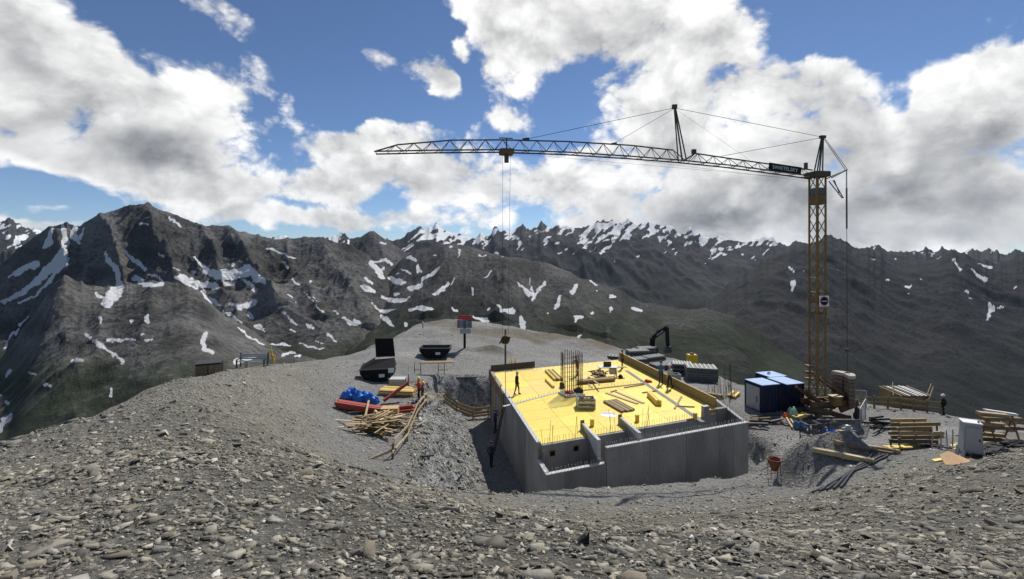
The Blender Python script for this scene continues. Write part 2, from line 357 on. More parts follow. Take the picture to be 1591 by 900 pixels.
# the building's own plan axes: corner, along its front, along its side
FLc = np.array((1.82, 24.1)); E1 = np.array((.932, .3625)); E2 = np.array((-.2128, .977)); SW, TD = 14.62, 18.4
DET = E1[0] * E2[1] - E1[1] * E2[0]
def st(X, Y):
    dx = X - FLc[0]; dy = Y - FLc[1]
    return (dx * E2[1] - dy * E2[0]) / DET, (E1[0] * dy - E1[1] * dx) / DET
PIT = -15.25
def height(X, Y, full=False):
    X = np.asarray(X, float); Y = np.asarray(Y, float); sh = X.shape; x = X.ravel(); y = Y.ravel(); z = np.empty(len(x))
    for i in range(0, len(x), 40000):
        a, b = x[i:i+40000, None], y[i:i+40000, None]; d2 = (a - cp[:, 0]) ** 2 + (b - cp[:, 1]) ** 2
        z[i:i+40000] = (np.where(d2 > 0, .5 * d2 * np.log(d2 + 1e-12), 0)) @ TW[:-3] + TW[-3] + TW[-2] * a[:, 0] + TW[-1] * b[:, 0]
    rd = rim_dist(x, y); out = np.maximum(rd, -6)
    z = z - .85 * np.where(out > 0, np.sqrt(out * out + 1) - .6, np.exp(np.minimum(out, 0) * 1.1) * .4)
    rough = sm(y, 3, 14) + 1.3 * sm(y, 52, 60)
    z = z + fbm(x / 6, y / 6, 4, 3) * .28 * rough + fbm(x / 1.3, y / 1.3, 4, 9) * (.05 + .07 * rough)
    z = z + 1.5 * np.exp(-(((x - 17.0) / 2.3) ** 4 + ((y - 24.6) / 1.3) ** 2)) * (1 + .25 * fbm(x, y, 4, 61)) - 1.1 * np.exp(-(((x - 14.2) / 1.1) ** 2 + ((y - 23.2) / 1.6) ** 2))
    z = z + .95 * np.exp(-(((x + 2.3) / 2.4) ** 2 + ((y - 54) / 1.3) ** 2)) * (1 + .3 * fbm(x, y, 4, 66)) + .3 * np.exp(-(((x + 6) / 3) ** 2 + ((y - 51.5) / .7) ** 2))
    # the excavation round the shell
    s, t = st(x, y); n1 = fbm(x / 2.2, y / 2.2, 5, 21); n2 = ridged(x / 1.6 + y * .12, y / 3.5, 5, 31)
    dl = np.maximum(-2.1 - s, 0); df = np.maximum(-1.0 - t, 0); dr = np.maximum(s - SW - .9, 0); db = np.maximum(t - TD - .6, 0)
    rise = np.hypot(np.hypot(dl * 1.02, df * 2.2), np.hypot(dr * 1.3, db * 1.6))
    face = PIT + rise + (n1 * .8 + (n2 - .5) * 1.3) * np.clip(rise, 0, 1.5) / 1.5
    inpit = face < z
    rock = np.where(inpit, np.clip(rise * 1.5, 0, 1), 0)
    k = .35; hh = np.clip(.5 + .5 * (face - z) / k, 0, 1); z2 = face * (1 - hh) + z * hh - k * hh * (1 - hh)
    z2 = np.where(rise < .01, np.minimum(z2, PIT + fbm(x, y, 3, 5) * .06), z2)
    if not full: return z2.reshape(sh)
    # worked, finer ground of the building yard against natural scree
    yard = sm(z, -9.2, -10.6) * sm(y, 15, 21)
    return z2.reshape(sh), rock.reshape(sh), yard.reshape(sh), rd.reshape(sh)
def gz(x, y): return float(height(np.array([x]), np.array([y]))[0])
_D = np.concatenate([np.arange(2, 12, .05), np.arange(12, 100, .1)])
def G(px, py, dmin=2.0, lift=0.0):
    """the ground point seen at a photo pixel, beyond distance dmin"""
    X = (px - CX) / F * _D; zr = (HY - py) / F * _D; h = height(X, _D); ok = (h >= zr) & (_D >= dmin)
    i = int(np.argmax(ok)) if ok.any() else len(_D) - 1
    return Vector((X[i], _D[i], h[i] + lift))
def GD(px, D, lift=0.0):
    x = (px - CX) / F * D; return Vector((x, D, gz(x, D) + lift))

def ground_mat(name, stones=False):
    M = bpy.data.materials.new(name); M.use_nodes = True; nt = M.node_tree; N = nt.nodes; L = nt.links; b = N['Principled BSDF']
    b.inputs['Roughness'].default_value = .95; b.inputs['Specular IOR Level'].default_value = .15
    tc = N.new('ShaderNodeTexCoord'); co = tc.outputs['Object']
    def tex(kind, scale, detail=6, **k):
        n = N.new(kind); n.inputs['Scale'].default_value = scale
        if 'Detail' in n.inputs: n.inputs['Detail'].default_value = detail
        for a, v in k.items():
            if a in n.inputs: n.inputs[a].default_value = v
            else: setattr(n, a, v)
        L.new(co, n.inputs['Vector']); return n
    def mixc(f, a, bb):
        n = N.new('ShaderNodeMix'); n.data_type = 'RGBA'
        for i, v in ((0, f), (6, a), (7, bb)):
            if hasattr(v, 'links'): L.new(v, n.inputs[i])
            else: n.inputs[i].default_value = (*v, 1) if isinstance(v, tuple) else v
        return n.outputs[2]
    def rng_(v, a, bb, c=0, d=1):
        n = N.new('ShaderNodeMapRange'); L.new(v, n.inputs[0])
        for i, q in enumerate((a, bb, c, d)): n.inputs[i + 1].default_value = q
        return n.outputs[0]
    if not stones:
        big = tex('ShaderNodeTexNoise', .16, 6, Roughness=.65); mid = tex('ShaderNodeTexNoise', 2.2, 8, Roughness=.75); fine = tex('ShaderNodeTexNoise', 14, 8, Roughness=.8)
        vor = tex('ShaderNodeTexVoronoi', 7.0, 2); vor.inputs['Randomness'].default_value = 1
        vor2 = tex('ShaderNodeTexVoronoi', 22.0, 2)
        scree = mixc(rng_(big.outputs[0], .35, .65), (.20, .192, .165), (.27, .258, .222))
        scree = mixc(rng_(mid.outputs[0], .35, .7, 0, .6), scree, (.13, .122, .102))
        yard = mixc(rng_(mid.outputs[0], .3, .7), (.19, .188, .18), (.26, .255, .24))
        yard = mixc(rng_(big.outputs[0], .45, .7, 0, .5), yard, (.125, .122, .115))
        a1 = N.new('ShaderNodeAttribute'); a1.attribute_name = 'yard'; a2 = N.new('ShaderNodeAttribute'); a2.attribute_name = 'rock'; a3 = N.new('ShaderNodeAttribute'); a3.attribute_name = 'track'
        a4 = N.new('ShaderNodeAttribute'); a4.attribute_name = 'turf'
        c = mixc(a1.outputs['Fac'], scree, yard)
        wav = tex('ShaderNodeTexNoise', 1.4, 9, Roughness=.8)
        rockc = mixc(rng_(wav.outputs[0], .42, .58), (.08, .082, .085), (.33, .335, .33))
        c = mixc(a2.outputs['Fac'], c, rockc)
        c = mixc(a3.outputs['Fac'], c, (.30, .295, .28))
        c = mixc(a4.outputs['Fac'], c, (.125, .108, .075))
        sp = mixc(vor.outputs['Color'], (.62, .62, .62), (1.4, 1.38, 1.34)); sp2 = mixc(vor2.outputs['Color'], (.7, .7, .7), (1.35, 1.35, 1.33))
        for q in (sp, sp2):
            bw = N.new('ShaderNodeRGBToBW'); L.new(q, bw.inputs[0])
            v = N.new('ShaderNodeVectorMath'); v.operation = 'SCALE'; L.new(c, v.inputs[0]); L.new(bw.outputs[0], v.inputs['Scale']); c = v.outputs[0]
        L.new(c, b.inputs['Base Color'])
        hs = N.new('ShaderNodeMath'); hs.operation = 'ADD'; L.new(vor.outputs['Distance'], hs.inputs[0]); L.new(fine.outputs[0], hs.inputs[1])
        h2 = N.new('ShaderNodeMath'); h2.operation = 'MULTIPLY_ADD'; L.new(mid.outputs[0], h2.inputs[0]); h2.inputs[1].default_value = 2.0; L.new(hs.outputs[0], h2.inputs[2])
        bp = N.new('ShaderNodeBump'); bp.inputs['Strength'].default_value = 1.0; bp.inputs['Distance'].default_value = .16
        L.new(h2.outputs[0], bp.inputs['Height']); L.new(bp.outputs[0], b.inputs['Normal'])
    else:
        at = N.new('ShaderNodeAttribute'); at.attribute_name = 'tone'
        n = tex('ShaderNodeTexNoise', 16, 6, Roughness=.7); fine = tex('ShaderNodeTexNoise', 60, 5)
        c = mixc(rng_(n.outputs[0], .3, .7), (.70, .70, .70), (1.22, 1.2, 1.16))
        v = N.new('ShaderNodeVectorMath'); v.operation = 'MULTIPLY'; L.new(c, v.inputs[0]); L.new(at.outputs['Color'], v.inputs[1]); L.new(v.outputs[0], b.inputs['Base Color'])
        bp = N.new('ShaderNodeBump'); bp.inputs['Strength'].default_value = .45; bp.inputs['Distance'].default_value = .012
        L.new(fine.outputs[0], bp.inputs['Height']); L.new(bp.outputs[0], b.inputs['Normal'])
    MATS[name] = M; return M
ground_mat('scree'); ground_mat('shale', True)

def build_ground():
    stp = .43; xs = np.arange(-78, 92, stp); ys = np.arange(-16, 128, stp); X, Y = np.meshgrid(xs, ys)
    Z, rock, yard, rd = height(X, Y, True)
    nx, ny = len(xs), len(ys); i = np.arange(ny - 1)[:, None] * nx + np.arange(nx - 1)[None]
    f = np.stack([i, i + 1, i + nx + 1, i + nx], -1).reshape(-1, 4)
    # pale wheel tracks of the access road behind the shell and across the crane yard
    tr = np.zeros_like(X)
    for pts, w in (([(-14, 50), (-4, 51.5), (6, 52.5), (14, 57), (22, 55)], 1.6), ([(17.5, 31), (22, 31.5), (27, 31.2), (33, 31), (38, 34)], 1.5), ([(18, 41), (16, 48), (13, 56)], 1.5)):
        d = np.full(X.shape, 1e9)
        for a, b in zip(pts[:-1], pts[1:]):
            a = np.array(a); b = np.array(b); e = b - a; t = np.clip(((X - a[0]) * e[0] + (Y - a[1]) * e[1]) / (e @ e), 0, 1); d = np.minimum(d, np.hypot(X - a[0] - t * e[0], Y - a[1] - t * e[1]))
        tr = np.maximum(tr, (1 - sm(d, w * .4, w * 1.5)) * (.45 + .5 * fbm(X / 2, Y / 2, 4, 44)))
    turf = sm(Y, 62, 70) * sm(fbm(X / 7, Y / 7, 4, 77), -.15, .25) * .8 + sm(fbm(X / 2.5, Y / 2.5, 4, 78), .38, .5) * sm(-X, 3, 9) * (1 - yard) * sm(Y, 9, 16) * .5
    turf = np.maximum(turf, np.exp(-(((X + 2.3) / 2.6) ** 2 + ((Y - 54) / 1.6) ** 2)) * .8)
    me = mesh_np('ground', np.stack([X, Y, Z], -1).reshape(-1, 3), f, True, {'rock': rock.ravel(), 'yard': np.clip(yard, 0, 1).ravel(), 'track': np.clip(tr, 0, 1).ravel(), 'turf': np.clip(turf, 0, 1).ravel()})
    o = link('ground', me, None, 'scree'); o['kind'] = 'structure'; return o
ground = build_ground()

# ------------------------------------------------------------------ mountains: each range is a sheet with foot, face, crest and back
SNOW = [s.split() for s in '''98,350,3 100,365,5 103,385,5 95,400,8 80,415,8 60,435,6 35,455,4 5,470,3|117,352,3 115,368,5 122,378,3|80,357,3 75,375,6 70,385,4|130,355,2 125,370,3|60,410,6 35,420,6 15,430,3
105,405,4 85,425,4 60,455,2 30,470,2|164,393,1.5 168,408,4 180,415,4 184,430,5 185,447,9 175,460,11 165,472,7|194,390,1.5 205,402,4 225,418,3|235,426,3 250,434,4|212,432,6 222,436,4|215,440,3 235,444,5 252,441,3
245,395,2 256,400,2|262,338,2 272,345,2 281,352,2|218,347,2 228,349,2|268,415,1.5 278,420,1.5|150,458,4 158,462,3|275,430,2 290,440,3 305,448,4|281,428,3 300,440,6 320,443,7 338,446,5
318,420,4 335,427,9 355,428,10 378,424,10 385,415,6 400,432,7 410,438,4|304,400,2 310,410,3 318,418,3|302,422,3 306,424,2|362,412,4|345,440,3 362,442,3|380,438,3 392,443,4 394,452,4|313,453,3 322,463,4 335,472,4 342,477,2
360,473,4 375,478,6 390,473,6 395,468,4|388,490,4 395,495,2|347,485,3 360,490,3 375,500,3|398,505,2 412,513,1.5|415,386,2 430,390,3 445,396,2 460,400,1.5|443,409,3 446,415,2|452,433,2 462,441,2|484,437,2.5
470,453,1.5 480,463,1.5 490,473,1.5 502,484,1.2|485,462,1.2 493,469,1.2|432,481,1.5 445,490,1.5 461,503,1.5|447,457,1.5 455,463,1.2|461,470,1.5|478,505,2.5 487,510,3|450,510,1.5 458,515,1.2|508,518,3 515,525,3 520,532,2
490,528,1.5 500,534,1.5|520,484,1.5 526,489,1.5|534,495,2 545,503,3 555,505,2|552,498,2 560,503,2|368,510,2 385,522,2 400,530,2 412,535,1.5|420,537,2 440,535,3 452,537,1.5|465,534,1.5 485,540,2 505,543,1.2
440,551,2 455,549,2.5|458,554,2 466,551,2.5|365,562,4 395,556,4|577,408,4 585,420,6 590,428,5 595,432,3|583,406,3 600,405,4 611,410,2|596,418,3|592,377,1.5 599,380,1.5|587,387,1.5|568,432,3 580,440,3|563,445,3 575,450,5 583,452,3
605,432,3 615,437,4 630,440,3|637,448,4 650,447,4 657,443,2|636,400,4 642,403,3|650,410,2 651,420,2.5 650,425,2|625,418,2 636,424,2|616,426,2|613,456,3 620,458,2|684,415,1.5 672,425,4 660,432,3 658,442,2
593,462,2 605,467,5 620,468,4 635,462,2|577,472,1.5 590,482,2 600,484,4 615,482,2|595,492,3 605,500,3 612,508,1.5|553,500,3 558,504,2|630,505,4|637,482,2 655,479,4 670,479,3|695,440,3 688,450,4 675,458,2|705,430,1.2 700,442,1.2
734,448,2 735,458,3|702,480,1.5 711,485,1.5|736,493,1.5 750,497,2.5 756,500,2|763,423,1.5 755,432,2.5|716,390,2 710,400,2|672,398,1.2 680,395,1.2|700,384,3|745,395,2 753,397,2|782,397,2|805,440,2.5 815,450,3 828,460,4 829,470,2
823,432,1.2 827,445,1.5 828,458,2.5|845,437,2 840,450,3 830,460,2|760,479,3|775,475,2 780,483,4 795,482,5|810,492,2.5 812,500,4 812,510,4|895,443,4 888,453,3|871,463,4 866,475,4 862,481,3|853,489,2|948,460,4 953,461,3
918,437,2 928,442,2|928,450,1.5|896,495,5 903,493,4|919,487,3|948,478,2 950,485,1.5|985,482,3 995,483,3|1003,462,1.2 1015,470,1.2|898,525,2.5 903,521,2|1217,540,1.5 1237,550,2.5
135,520,3 145,527,4 155,535,3 165,543,3 190,563,3|165,528,3 180,528,3 200,528,2.5 215,530,1.5 228,531,3 238,528,1.5|155,495,4 158,503,2|205,497,3 207,500,2|228,492,5 228,500,4|220,520,2|318,518,3 316,530,4 315,542,4 328,547,4
110,560,3 128,560,3|112,580,2|45,578,2.5 53,582,2|70,597,3 80,598,2|15,577,4 10,585,2|10,627,4|0,615,3|173,605,2.5 172,615,2.5|5,658,6 15,645,3 0,670,4|5,540,2 20,520,2 45,490,1.5|243,588,1.5'''.replace('\n', '|').split('|')]
SNOW3 = [s.split() for s in '1225,415,2.5 1232,420,2|1250,421,3|1232,440,5 1233,450,2|1307,415,1.2 1302,420,1.2|1379,435,3 1375,436,2|1410,446,2.5 1416,444,2|1411,456,2|1431,431,1.5|1481,402,1.2 1487,415,2 1493,420,3|1508,417,1.5 1520,428,3 1532,434,3|1520,410,2 1540,415,3|1500,452,2 1506,455,2|1538,470,3 1540,480,4 1535,495,2|1545,478,2 1560,474,1.5|1575,450,2 1580,445,1.2|1506,465,1.2 1514,464,1.2|1355,401,1.2 1362,404,1.2'.split('|')]
TRACKS = [s.split() for s in '1300,545,.5 1360,570,.6 1410,590,.7 1470,612,.8 1530,628,.8|1640,560,.6 1591,575,.7 1560,595,.8 1520,615,.9 1470,612,.8|1380,578,.5 1440,600,.6 1480,625,.6|210,600,.8 200,585,.7 215,572,.7 250,562,.7 300,545,.7'.split('|')]
def snow_mask(px, py, strokes):
    wx = px + 5 * fbm(px / 9, py / 9, 4, 91); wy = py + 4 * fbm(px / 9, py / 9, 4, 92)
    best = np.full(px.shape, -9.0)
    for s in strokes:
        P = [tuple(map(float, q.split(','))) for q in s]
        x0 = min(p[0] for p in P) - 20; x1 = max(p[0] for p in P) + 20; y0 = min(p[1] for p in P) - 20; y1 = max(p[1] for p in P) + 20
        sel = (px > x0) & (px < x1) & (py > y0) & (py < y1)
        if not sel.any(): continue
        a = wx[sel]; b = wy[sel]; v = np.full(a.shape, -9.0)
        for p, q in zip(P, P[1:] + P[-1:]):
            ex, ey = q[0] - p[0], q[1] - p[1]; l2 = ex * ex + ey * ey
            t = np.clip(((a - p[0]) * ex + (b - p[1]) * ey) / l2, 0, 1) if l2 > 0 else np.zeros_like(a)
            v = np.maximum(v, (p[2] + (q[2] - p[2]) * t) - np.hypot(a - p[0] - t * ex, (b - p[1] - t * ey) * 1.15))
        best[sel] = np.maximum(best[sel], v)
    best = best + 1.3 * fbm(px / 3.5, py / 3.0, 3, 95) + .9 * fbm(px / 12, py / 8, 3, 96)
    return np.clip(.5 + best * .5, 0, 1)
def mountain_mat():
    M = bpy.data.materials.new('mountain'); M.use_nodes = True; nt = M.node_tree; N = nt.nodes; L = nt.links; b = N['Principled BSDF']
    b.inputs['Roughness'].default_value = .95; b.inputs['Specular IOR Level'].default_value = .1
    def at(n):
        a = N.new('ShaderNodeAttribute'); a.attribute_name = n; return a
    tc = N.new('ShaderNodeTexCoord')
    def noise(s, d=8, r=.65):
        n = N.new('ShaderNodeTexNoise'); n.inputs['Scale'].default_value = s; n.inputs['Detail'].default_value = d; n.inputs['Roughness'].default_value = r; L.new(tc.outputs['Object'], n.inputs['Vector']); return n.outputs[0]
    def mixc(f, a, bb):
        n = N.new('ShaderNodeMix'); n.data_type = 'RGBA'
        for i, v in ((0, f), (6, a), (7, bb)):
            if hasattr(v, 'links'): L.new(v, n.inputs[i])
            else: n.inputs[i].default_value = (*v, 1) if isinstance(v, tuple) else v
        return n.outputs[2]
    def rr(v, a, bb, c=0, d=1):
        n = N.new('ShaderNodeMapRange'); n.interpolation_type = 'SMOOTHSTEP'; L.new(v, n.inputs[0])
        for i, q in enumerate((a, bb, c, d)): n.inputs[i + 1].default_value = q
        return n.outputs[0]
    n1 = noise(.004); n2 = noise(.02, 10, .75); n3 = noise(.07, 6, .7)
    rock = mixc(rr(n1, .35, .65), (.060, .060, .060), (.118, .113, .103)); rock = mixc(rr(n2, .35, .7, 0, .6), rock, (.034, .036, .040))
    rock = mixc(rr(n3, .42, .62, 0, .55), rock, (.15, .145, .135)); rock = mixc(rr(n3, .5, .36, 0, .6), rock, (.03, .031, .034))
    tone = at('tone'); v = N.new('ShaderNodeVectorMath'); v.operation = 'SCALE'; L.new(rock, v.inputs[0]); L.new(tone.outputs['Fac'], v.inputs['Scale']); rock = v.outputs[0]
    grass = mixc(rr(n2, .3, .7), (.028, .036, .022), (.046, .053, .033))
    v3 = N.new('ShaderNodeVectorMath'); v3.operation = 'SCALE'; L.new(grass, v3.inputs[0]); L.new(tone.outputs['Fac'], v3.inputs['Scale']); grass = v3.outputs[0]
    c = mixc(at('grass').outputs['Fac'], rock, grass)
    ms = N.new('ShaderNodeMath'); ms.operation = 'MULTIPLY_ADD'; L.new(n2, ms.inputs[0]); ms.inputs[1].default_value = .95; L.new(at('snow').outputs['Fac'], ms.inputs[2])
    c = mixc(rr(ms.outputs[0], .92, 1.22), c, (.70, .71, .73))
    L.new(c, b.inputs['Base Color'])
    bp = N.new('ShaderNodeBump'); bp.inputs['Strength'].default_value = 1.0; bp.inputs['Distance'].default_value = 22; L.new(n2, bp.inputs['Height']); L.new(bp.outputs[0], b.inputs['Normal'])
    MATS['mountain'] = M
mountain_mat()
def mountain(name, sky, Dr, foot, Df, step, rows, seed, amp=.12, jag=2.0, pw=1.25, strokes=None, autosnow=None, grass=(0, 0), tone=1.0, gul=28, crest=.18, spurs=()):
    sky = np.array(sky, float); foot = np.array(foot, float)
    px = np.arange(sky[0, 0], sky[-1, 0] + .1, step)
    ys = np.interp(px, sky[:, 0], sky[:, 1]); yf = np.interp(px, foot[:, 0], foot[:, 1])
    ker = np.hanning(int(110 / step) | 1); ker /= ker.sum(); hw_ = len(ker) // 2
    yb = np.convolve(np.pad(ys, hw_, mode='edge'), ker, 'valid'); yf = np.convolve(np.pad(yf, hw_, mode='edge'), ker, 'valid')
    ydet = ys - jag * (ridged(px / 23, px * 0 + seed, 5, seed) - .45) * 2 - yb; ys = yb
    dr = np.interp(px, *np.array(Dr, float).T) if hasattr(Dr, '__len__') else np.full(px.shape, float(Dr))
    df = np.interp(px, *np.array(Df, float).T) if hasattr(Df, '__len__') else np.full(px.shape, float(Df))
    dr = dr * (1 + .06 * fbm(px / 190, px * 0 + seed, 2, seed + 5))
    T = np.r_[np.linspace(0, 1, rows), 1 + np.linspace(.03, .45, 10)]
    t = T[:, None]; tt = np.minimum(t, 1)
    D = df + (dr - df) * t; zr = (HY - ys) / F * dr; zf = (HY - yf) / F * df
    z = zf + (zr - zf) * tt ** pw - np.maximum(t - 1, 0) * (dr - df) * .9
    z = z - ydet / F * dr * (tt ** 3.2)
    rel = (zr - zf); U = (px - CX) / F; X = U * D; Y = D + 0 * U
    warp = fbm(px[None] / 40 + 0 * t, 3 * t + 0 * px, 4, seed + 2)
    g = ridged(px[None] / gul + warp * 1.1 + .6 * t, t * 3.2 + warp * .6, 6, seed + 3) - .42
    big = fbm(X / (.22 * dr.mean()), Y / (.22 * dr.mean()), 5, seed + 7)
    fine = ridged(X / (.022 * dr.mean()), Y / (.055 * dr.mean()), 5, seed + 8) - .4
    env = np.where(t <= 1, np.sin(np.pi * np.clip(tt, 0, 1) ** 1.3) * (1 - crest) + crest * sm(t, 0, .1) * (1 - sm(t, .93, 1.0)), 0)
    sc1 = .11 * dr.mean(); wx_ = big * .5
    yk = float(np.clip((dr - df).mean() / rel.mean() * .55, 1, 4)); rg = ridged(X / sc1 + wx_, Y / (sc1 * yk) - wx_, 6, seed + 31, .58) - .42
    z = z + env * rel * amp * (g * .18 + big * 1.3 + rg * 2.0 + fine * .6); g = g * .1 + rg
    for P_, A_, w_ in spurs:          # buttresses running down the face
        for (xa, ta), (xb, tb) in zip(P_[:-1], P_[1:]):
            k_ = np.clip((t - tb) / (ta - tb), 0, 1); cx_ = xb + (xa - xb) * k_ + 5 * warp; ins_ = (t <= ta) & (t > tb)
            z = z + np.where(ins_, rel * A_ * np.exp(-np.abs((px[None] - cx_) / w_) ** 1.3) * np.sin(np.pi * np.clip(tt, 0, 1) ** 1.5) ** .7, 0)
    py = HY - F * z / D; PX = px[None] + 0 * t
    # attributes fixed to the surface
    cur = g - (np.roll(g, 3, 1) + np.roll(g, -3, 1)) / 2
    snow = snow_mask(PX, py, strokes) if strokes else np.zeros_like(z)
    if autosnow:
        lo, hi, th = autosnow; hgt = sm(z, lo, hi)
        sn = fbm(PX / 7 + warp * 2 + py / 9, py / 9, 5, seed + 11) * 1.7 - g * .9 + hgt * 1.15 - th
        snow = np.maximum(snow, np.clip(.5 + sn * 2.2, 0, 1) * (hgt > .02))
    gr = np.clip(sm(py, grass[0], grass[1]) + .55 * fbm(PX / 50, py / 30, 4, seed + 13), 0, 1) * sm(py, grass[0] - 30, grass[1]) if grass[1] else np.zeros_like(z)
    gr = gr * (1 - sm(np.abs(fine + g), .35, .6) * .6)
    trk = snow_mask(PX, py, TRACKS); tn = tone * (1 + .9 * trk + .75 * fbm(PX / 55, py / 30, 4, seed + 19) + .5 * (g))
    ny, nx = z.shape; i = np.arange(ny - 1)[:, None] * nx + np.arange(nx - 1)[None]
    f = np.stack([i, i + 1, i + nx + 1, i + nx], -1).reshape(-1, 4)
    me = mesh_np(name, np.stack([X, Y, z], -1).reshape(-1, 3), f, True, {'snow': snow.ravel(), 'grass': gr.ravel(), 'tone': np.clip(tn, .3, 2).ravel()})
    o = link(name, me, None, 'mountain'); o['kind'] = 'structure'; return o
mountain('snowy_range', [(-700,345),(-300,350),(-60,352),(0,338),(12,337),(30,346),(45,352),(62,352),(110,372),(200,380),(420,372),(450,368),(500,372),(535,366),(556,362),(590,374),(612,372),(640,362),(660,352),(672,349),(690,351),(715,363),(738,370),(752,366),(772,355),(785,354),(800,357),(815,353),(836,348),(846,346),(862,354),(880,349),(895,356),(910,353),(928,343),(948,341),(975,345),(1005,347),(1040,355),(1075,360),(1105,364),(1130,368),(1165,370),(1195,366),(1225,376),(1300,380),(1500,390),(2000,380)],
         9500, [(-700,470),(500,470),(700,520),(900,560),(1200,560),(2000,560)], 4800, 2.1, 130, 11, amp=.085, jag=9, pw=1.1, autosnow=(-500, 650, 1.1), grass=(420, 500), tone=.38, gul=26, crest=.35)
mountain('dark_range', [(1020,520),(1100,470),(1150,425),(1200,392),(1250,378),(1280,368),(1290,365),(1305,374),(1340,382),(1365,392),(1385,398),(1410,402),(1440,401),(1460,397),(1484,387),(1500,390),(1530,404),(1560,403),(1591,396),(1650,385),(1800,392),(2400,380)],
         5600, [(1020,640),(2400,700)], 2300, 1.7, 150, 23, amp=.085, jag=7, pw=1.15, strokes=SNOW3, grass=(500, 640), tone=.23, gul=40, crest=.3)  # low tone puts the cloud shade over this range into its rock and grass
mountain('peaked_ridge', [(440,420),(500,398),(545,379),(562,367),(574,360),(580,359),(592,367),(612,380),(640,396),(700,440),(760,480)], 3300, [(440,520),(760,560)], 2300, 1.6, 70, 37, amp=.08, jag=2, pw=1.1, strokes=SNOW, tone=1.15, gul=30)
mountain('left_massif', [(-900,330),(-400,360),(-150,350),(-40,400),(30,385),(58,366),(75,352),(100,345),(125,350),(136,345),(150,335),(185,323),(195,319),(222,317),(265,330),(300,345),(320,352),(333,349),(355,349),(364,356),(400,364),(430,371),(478,367),(495,368),(520,375),(546,379),(570,396),(600,425),(640,470),(680,512),(720,540)],
         [(-900,2600),(720,2300)], [(-900,600),(0,600),(300,570),(420,560),(560,560),(720,570)], [(-900,1500),(720,1350)], 1.75, 205, 41, amp=.095, jag=2.6, pw=1.15, strokes=SNOW, grass=(500, 570), tone=1.25, gul=44, spurs=(([(150,1),(168,.72),(195,.4),(200,.2)],.14,16),([(225,1),(240,.7),(290,.35)],.10,20),([(358,1),(384,.7),(425,.35)],.15,15),([(495,1),(520,.7),(580,.3)],.12,22),([(78,1),(100,.6),(70,.2)],.12,18),([(300,1),(330,.75),(345,.5)],.07,12),([(440,1),(455,.7),(500,.3)],.07,14)))
mountain('central_ridge', [(540,480),(590,440),(625,402),(645,390),(665,386),(690,380),(715,379),(760,392),(800,402),(850,408),(880,420),(900,432),(935,440),(960,450),(985,463),(1000,470),(1050,479),(1100,480),(1130,487),(1150,497),(1180,515),(1210,540),(1240,558),(1300,600),(1400,650)],
         [(540,2500),(1240,1500),(1400,1400)], [(540,560),(900,580),(1100,640),(1400,720)], [(540,1300),(1400,700)], 1.6, 150, 53, amp=.075, jag=2.2, pw=1.1, strokes=SNOW, grass=(440, 520), tone=.85, gul=40, spurs=(([(700,1),(690,.7),(660,.3)],.12,18),([(800,1),(790,.65),(770,.3)],.14,18),([(880,1),(900,.6),(890,.3)],.12,22),([(985,1),(960,.6),(940,.3)],.12,22),([(1100,1),(1080,.6),(1050,.2)],.12,26)))
mountain('rocky_spur', [(-900,760),(-300,700),(-100,640),(0,560),(20,535),(40,502),(60,478),(85,440),(100,424),(112,432),(130,440),(170,446),(200,438),(218,440),(240,438),(290,437),(318,455),(335,476),(352,490),(400,520),(440,543),(500,558),(560,575),(640,600)],
         1250, [(-900,900),(0,760),(300,680),(640,660)], 420, 2.0, 165, 67, amp=.13, jag=4, pw=1.2, strokes=SNOW, grass=(520, 600), tone=1.45, gul=30, crest=.35, spurs=(([(102,1),(85,.7),(40,.4),(0,.1)],.22,26),([(240,1),(235,.7),(215,.4)],.12,14),([(318,1),(330,.75),(345,.45)],.14,16),([(170,1),(165,.7),(150,.3)],.10,14)))
def valley():
    n = 48; v = [(0, 0, -1600)]; f = []
    for i in range(n): a = 2 * math.pi * i / n; v.append((30000 * math.cos(a), 30000 * math.sin(a), -1600))
    f = [(0, i + 1, (i + 1) % n + 1) for i in range(n)]
    me = mesh_np('valley_floor', np.array(v), np.array(f), attrs={'snow': np.zeros(n + 1), 'grass': np.ones(n + 1), 'tone': np.ones(n + 1)})
    o = link('valley_floor', me, None, 'mountain'); o['kind'] = 'structure'
valley()
# ------------------------------------------------------------------ loose shale lying on the slope
def stone_np(n, r):
    """one flat irregular stone: bottom ring, top ring, top centre"""
    a = np.sort(r.uniform(0, 2 * np.pi, n) * .35 + np.linspace(0, 2 * np.pi, n, endpoint=False)); rad = r.uniform(.5, 1.2, n)
    x = np.cos(a) * rad; y = np.sin(a) * rad * r.uniform(.5, .95); th = r.uniform(.05, .22)
    k = r.uniform(.93, 1.02, n); top = th * (1 + r.uniform(-.35, .35, n))
    v = np.r_[np.c_[x, y, -th * np.ones(n)], np.c_[x * k, y * k, top], [[r.uniform(-.15, .15), r.uniform(-.15, .15), th * r.uniform(.9, 1.3)]]]
    f = []
    for i in range(n):
        j = (i + 1) % n; f += [(i, j, n + j), (i, n + j, n + i), (n + i, n + j, 2 * n)]
    return v, np.array(f)
def normals(x, y, e=.25):
    gx = (height(x + e, y) - height(x - e, y)) / (2 * e); gy = (height(x, y + e) - height(x, y - e)) / (2 * e)
    n = np.c_[-gx, -gy, np.ones(len(x))]; return n / np.linalg.norm(n, axis=1)[:, None]
def rotmats(nrm, tilt, r):
    n = nrm + r.normal(0, 1, nrm.shape) * tilt[:, None]; n /= np.linalg.norm(n, axis=1)[:, None]
    a = r.normal(0, 1, nrm.shape); x = np.cross(a, n); x /= np.linalg.norm(x, axis=1)[:, None]; y = np.cross(n, x)
    return np.stack([x, y, n], -1)
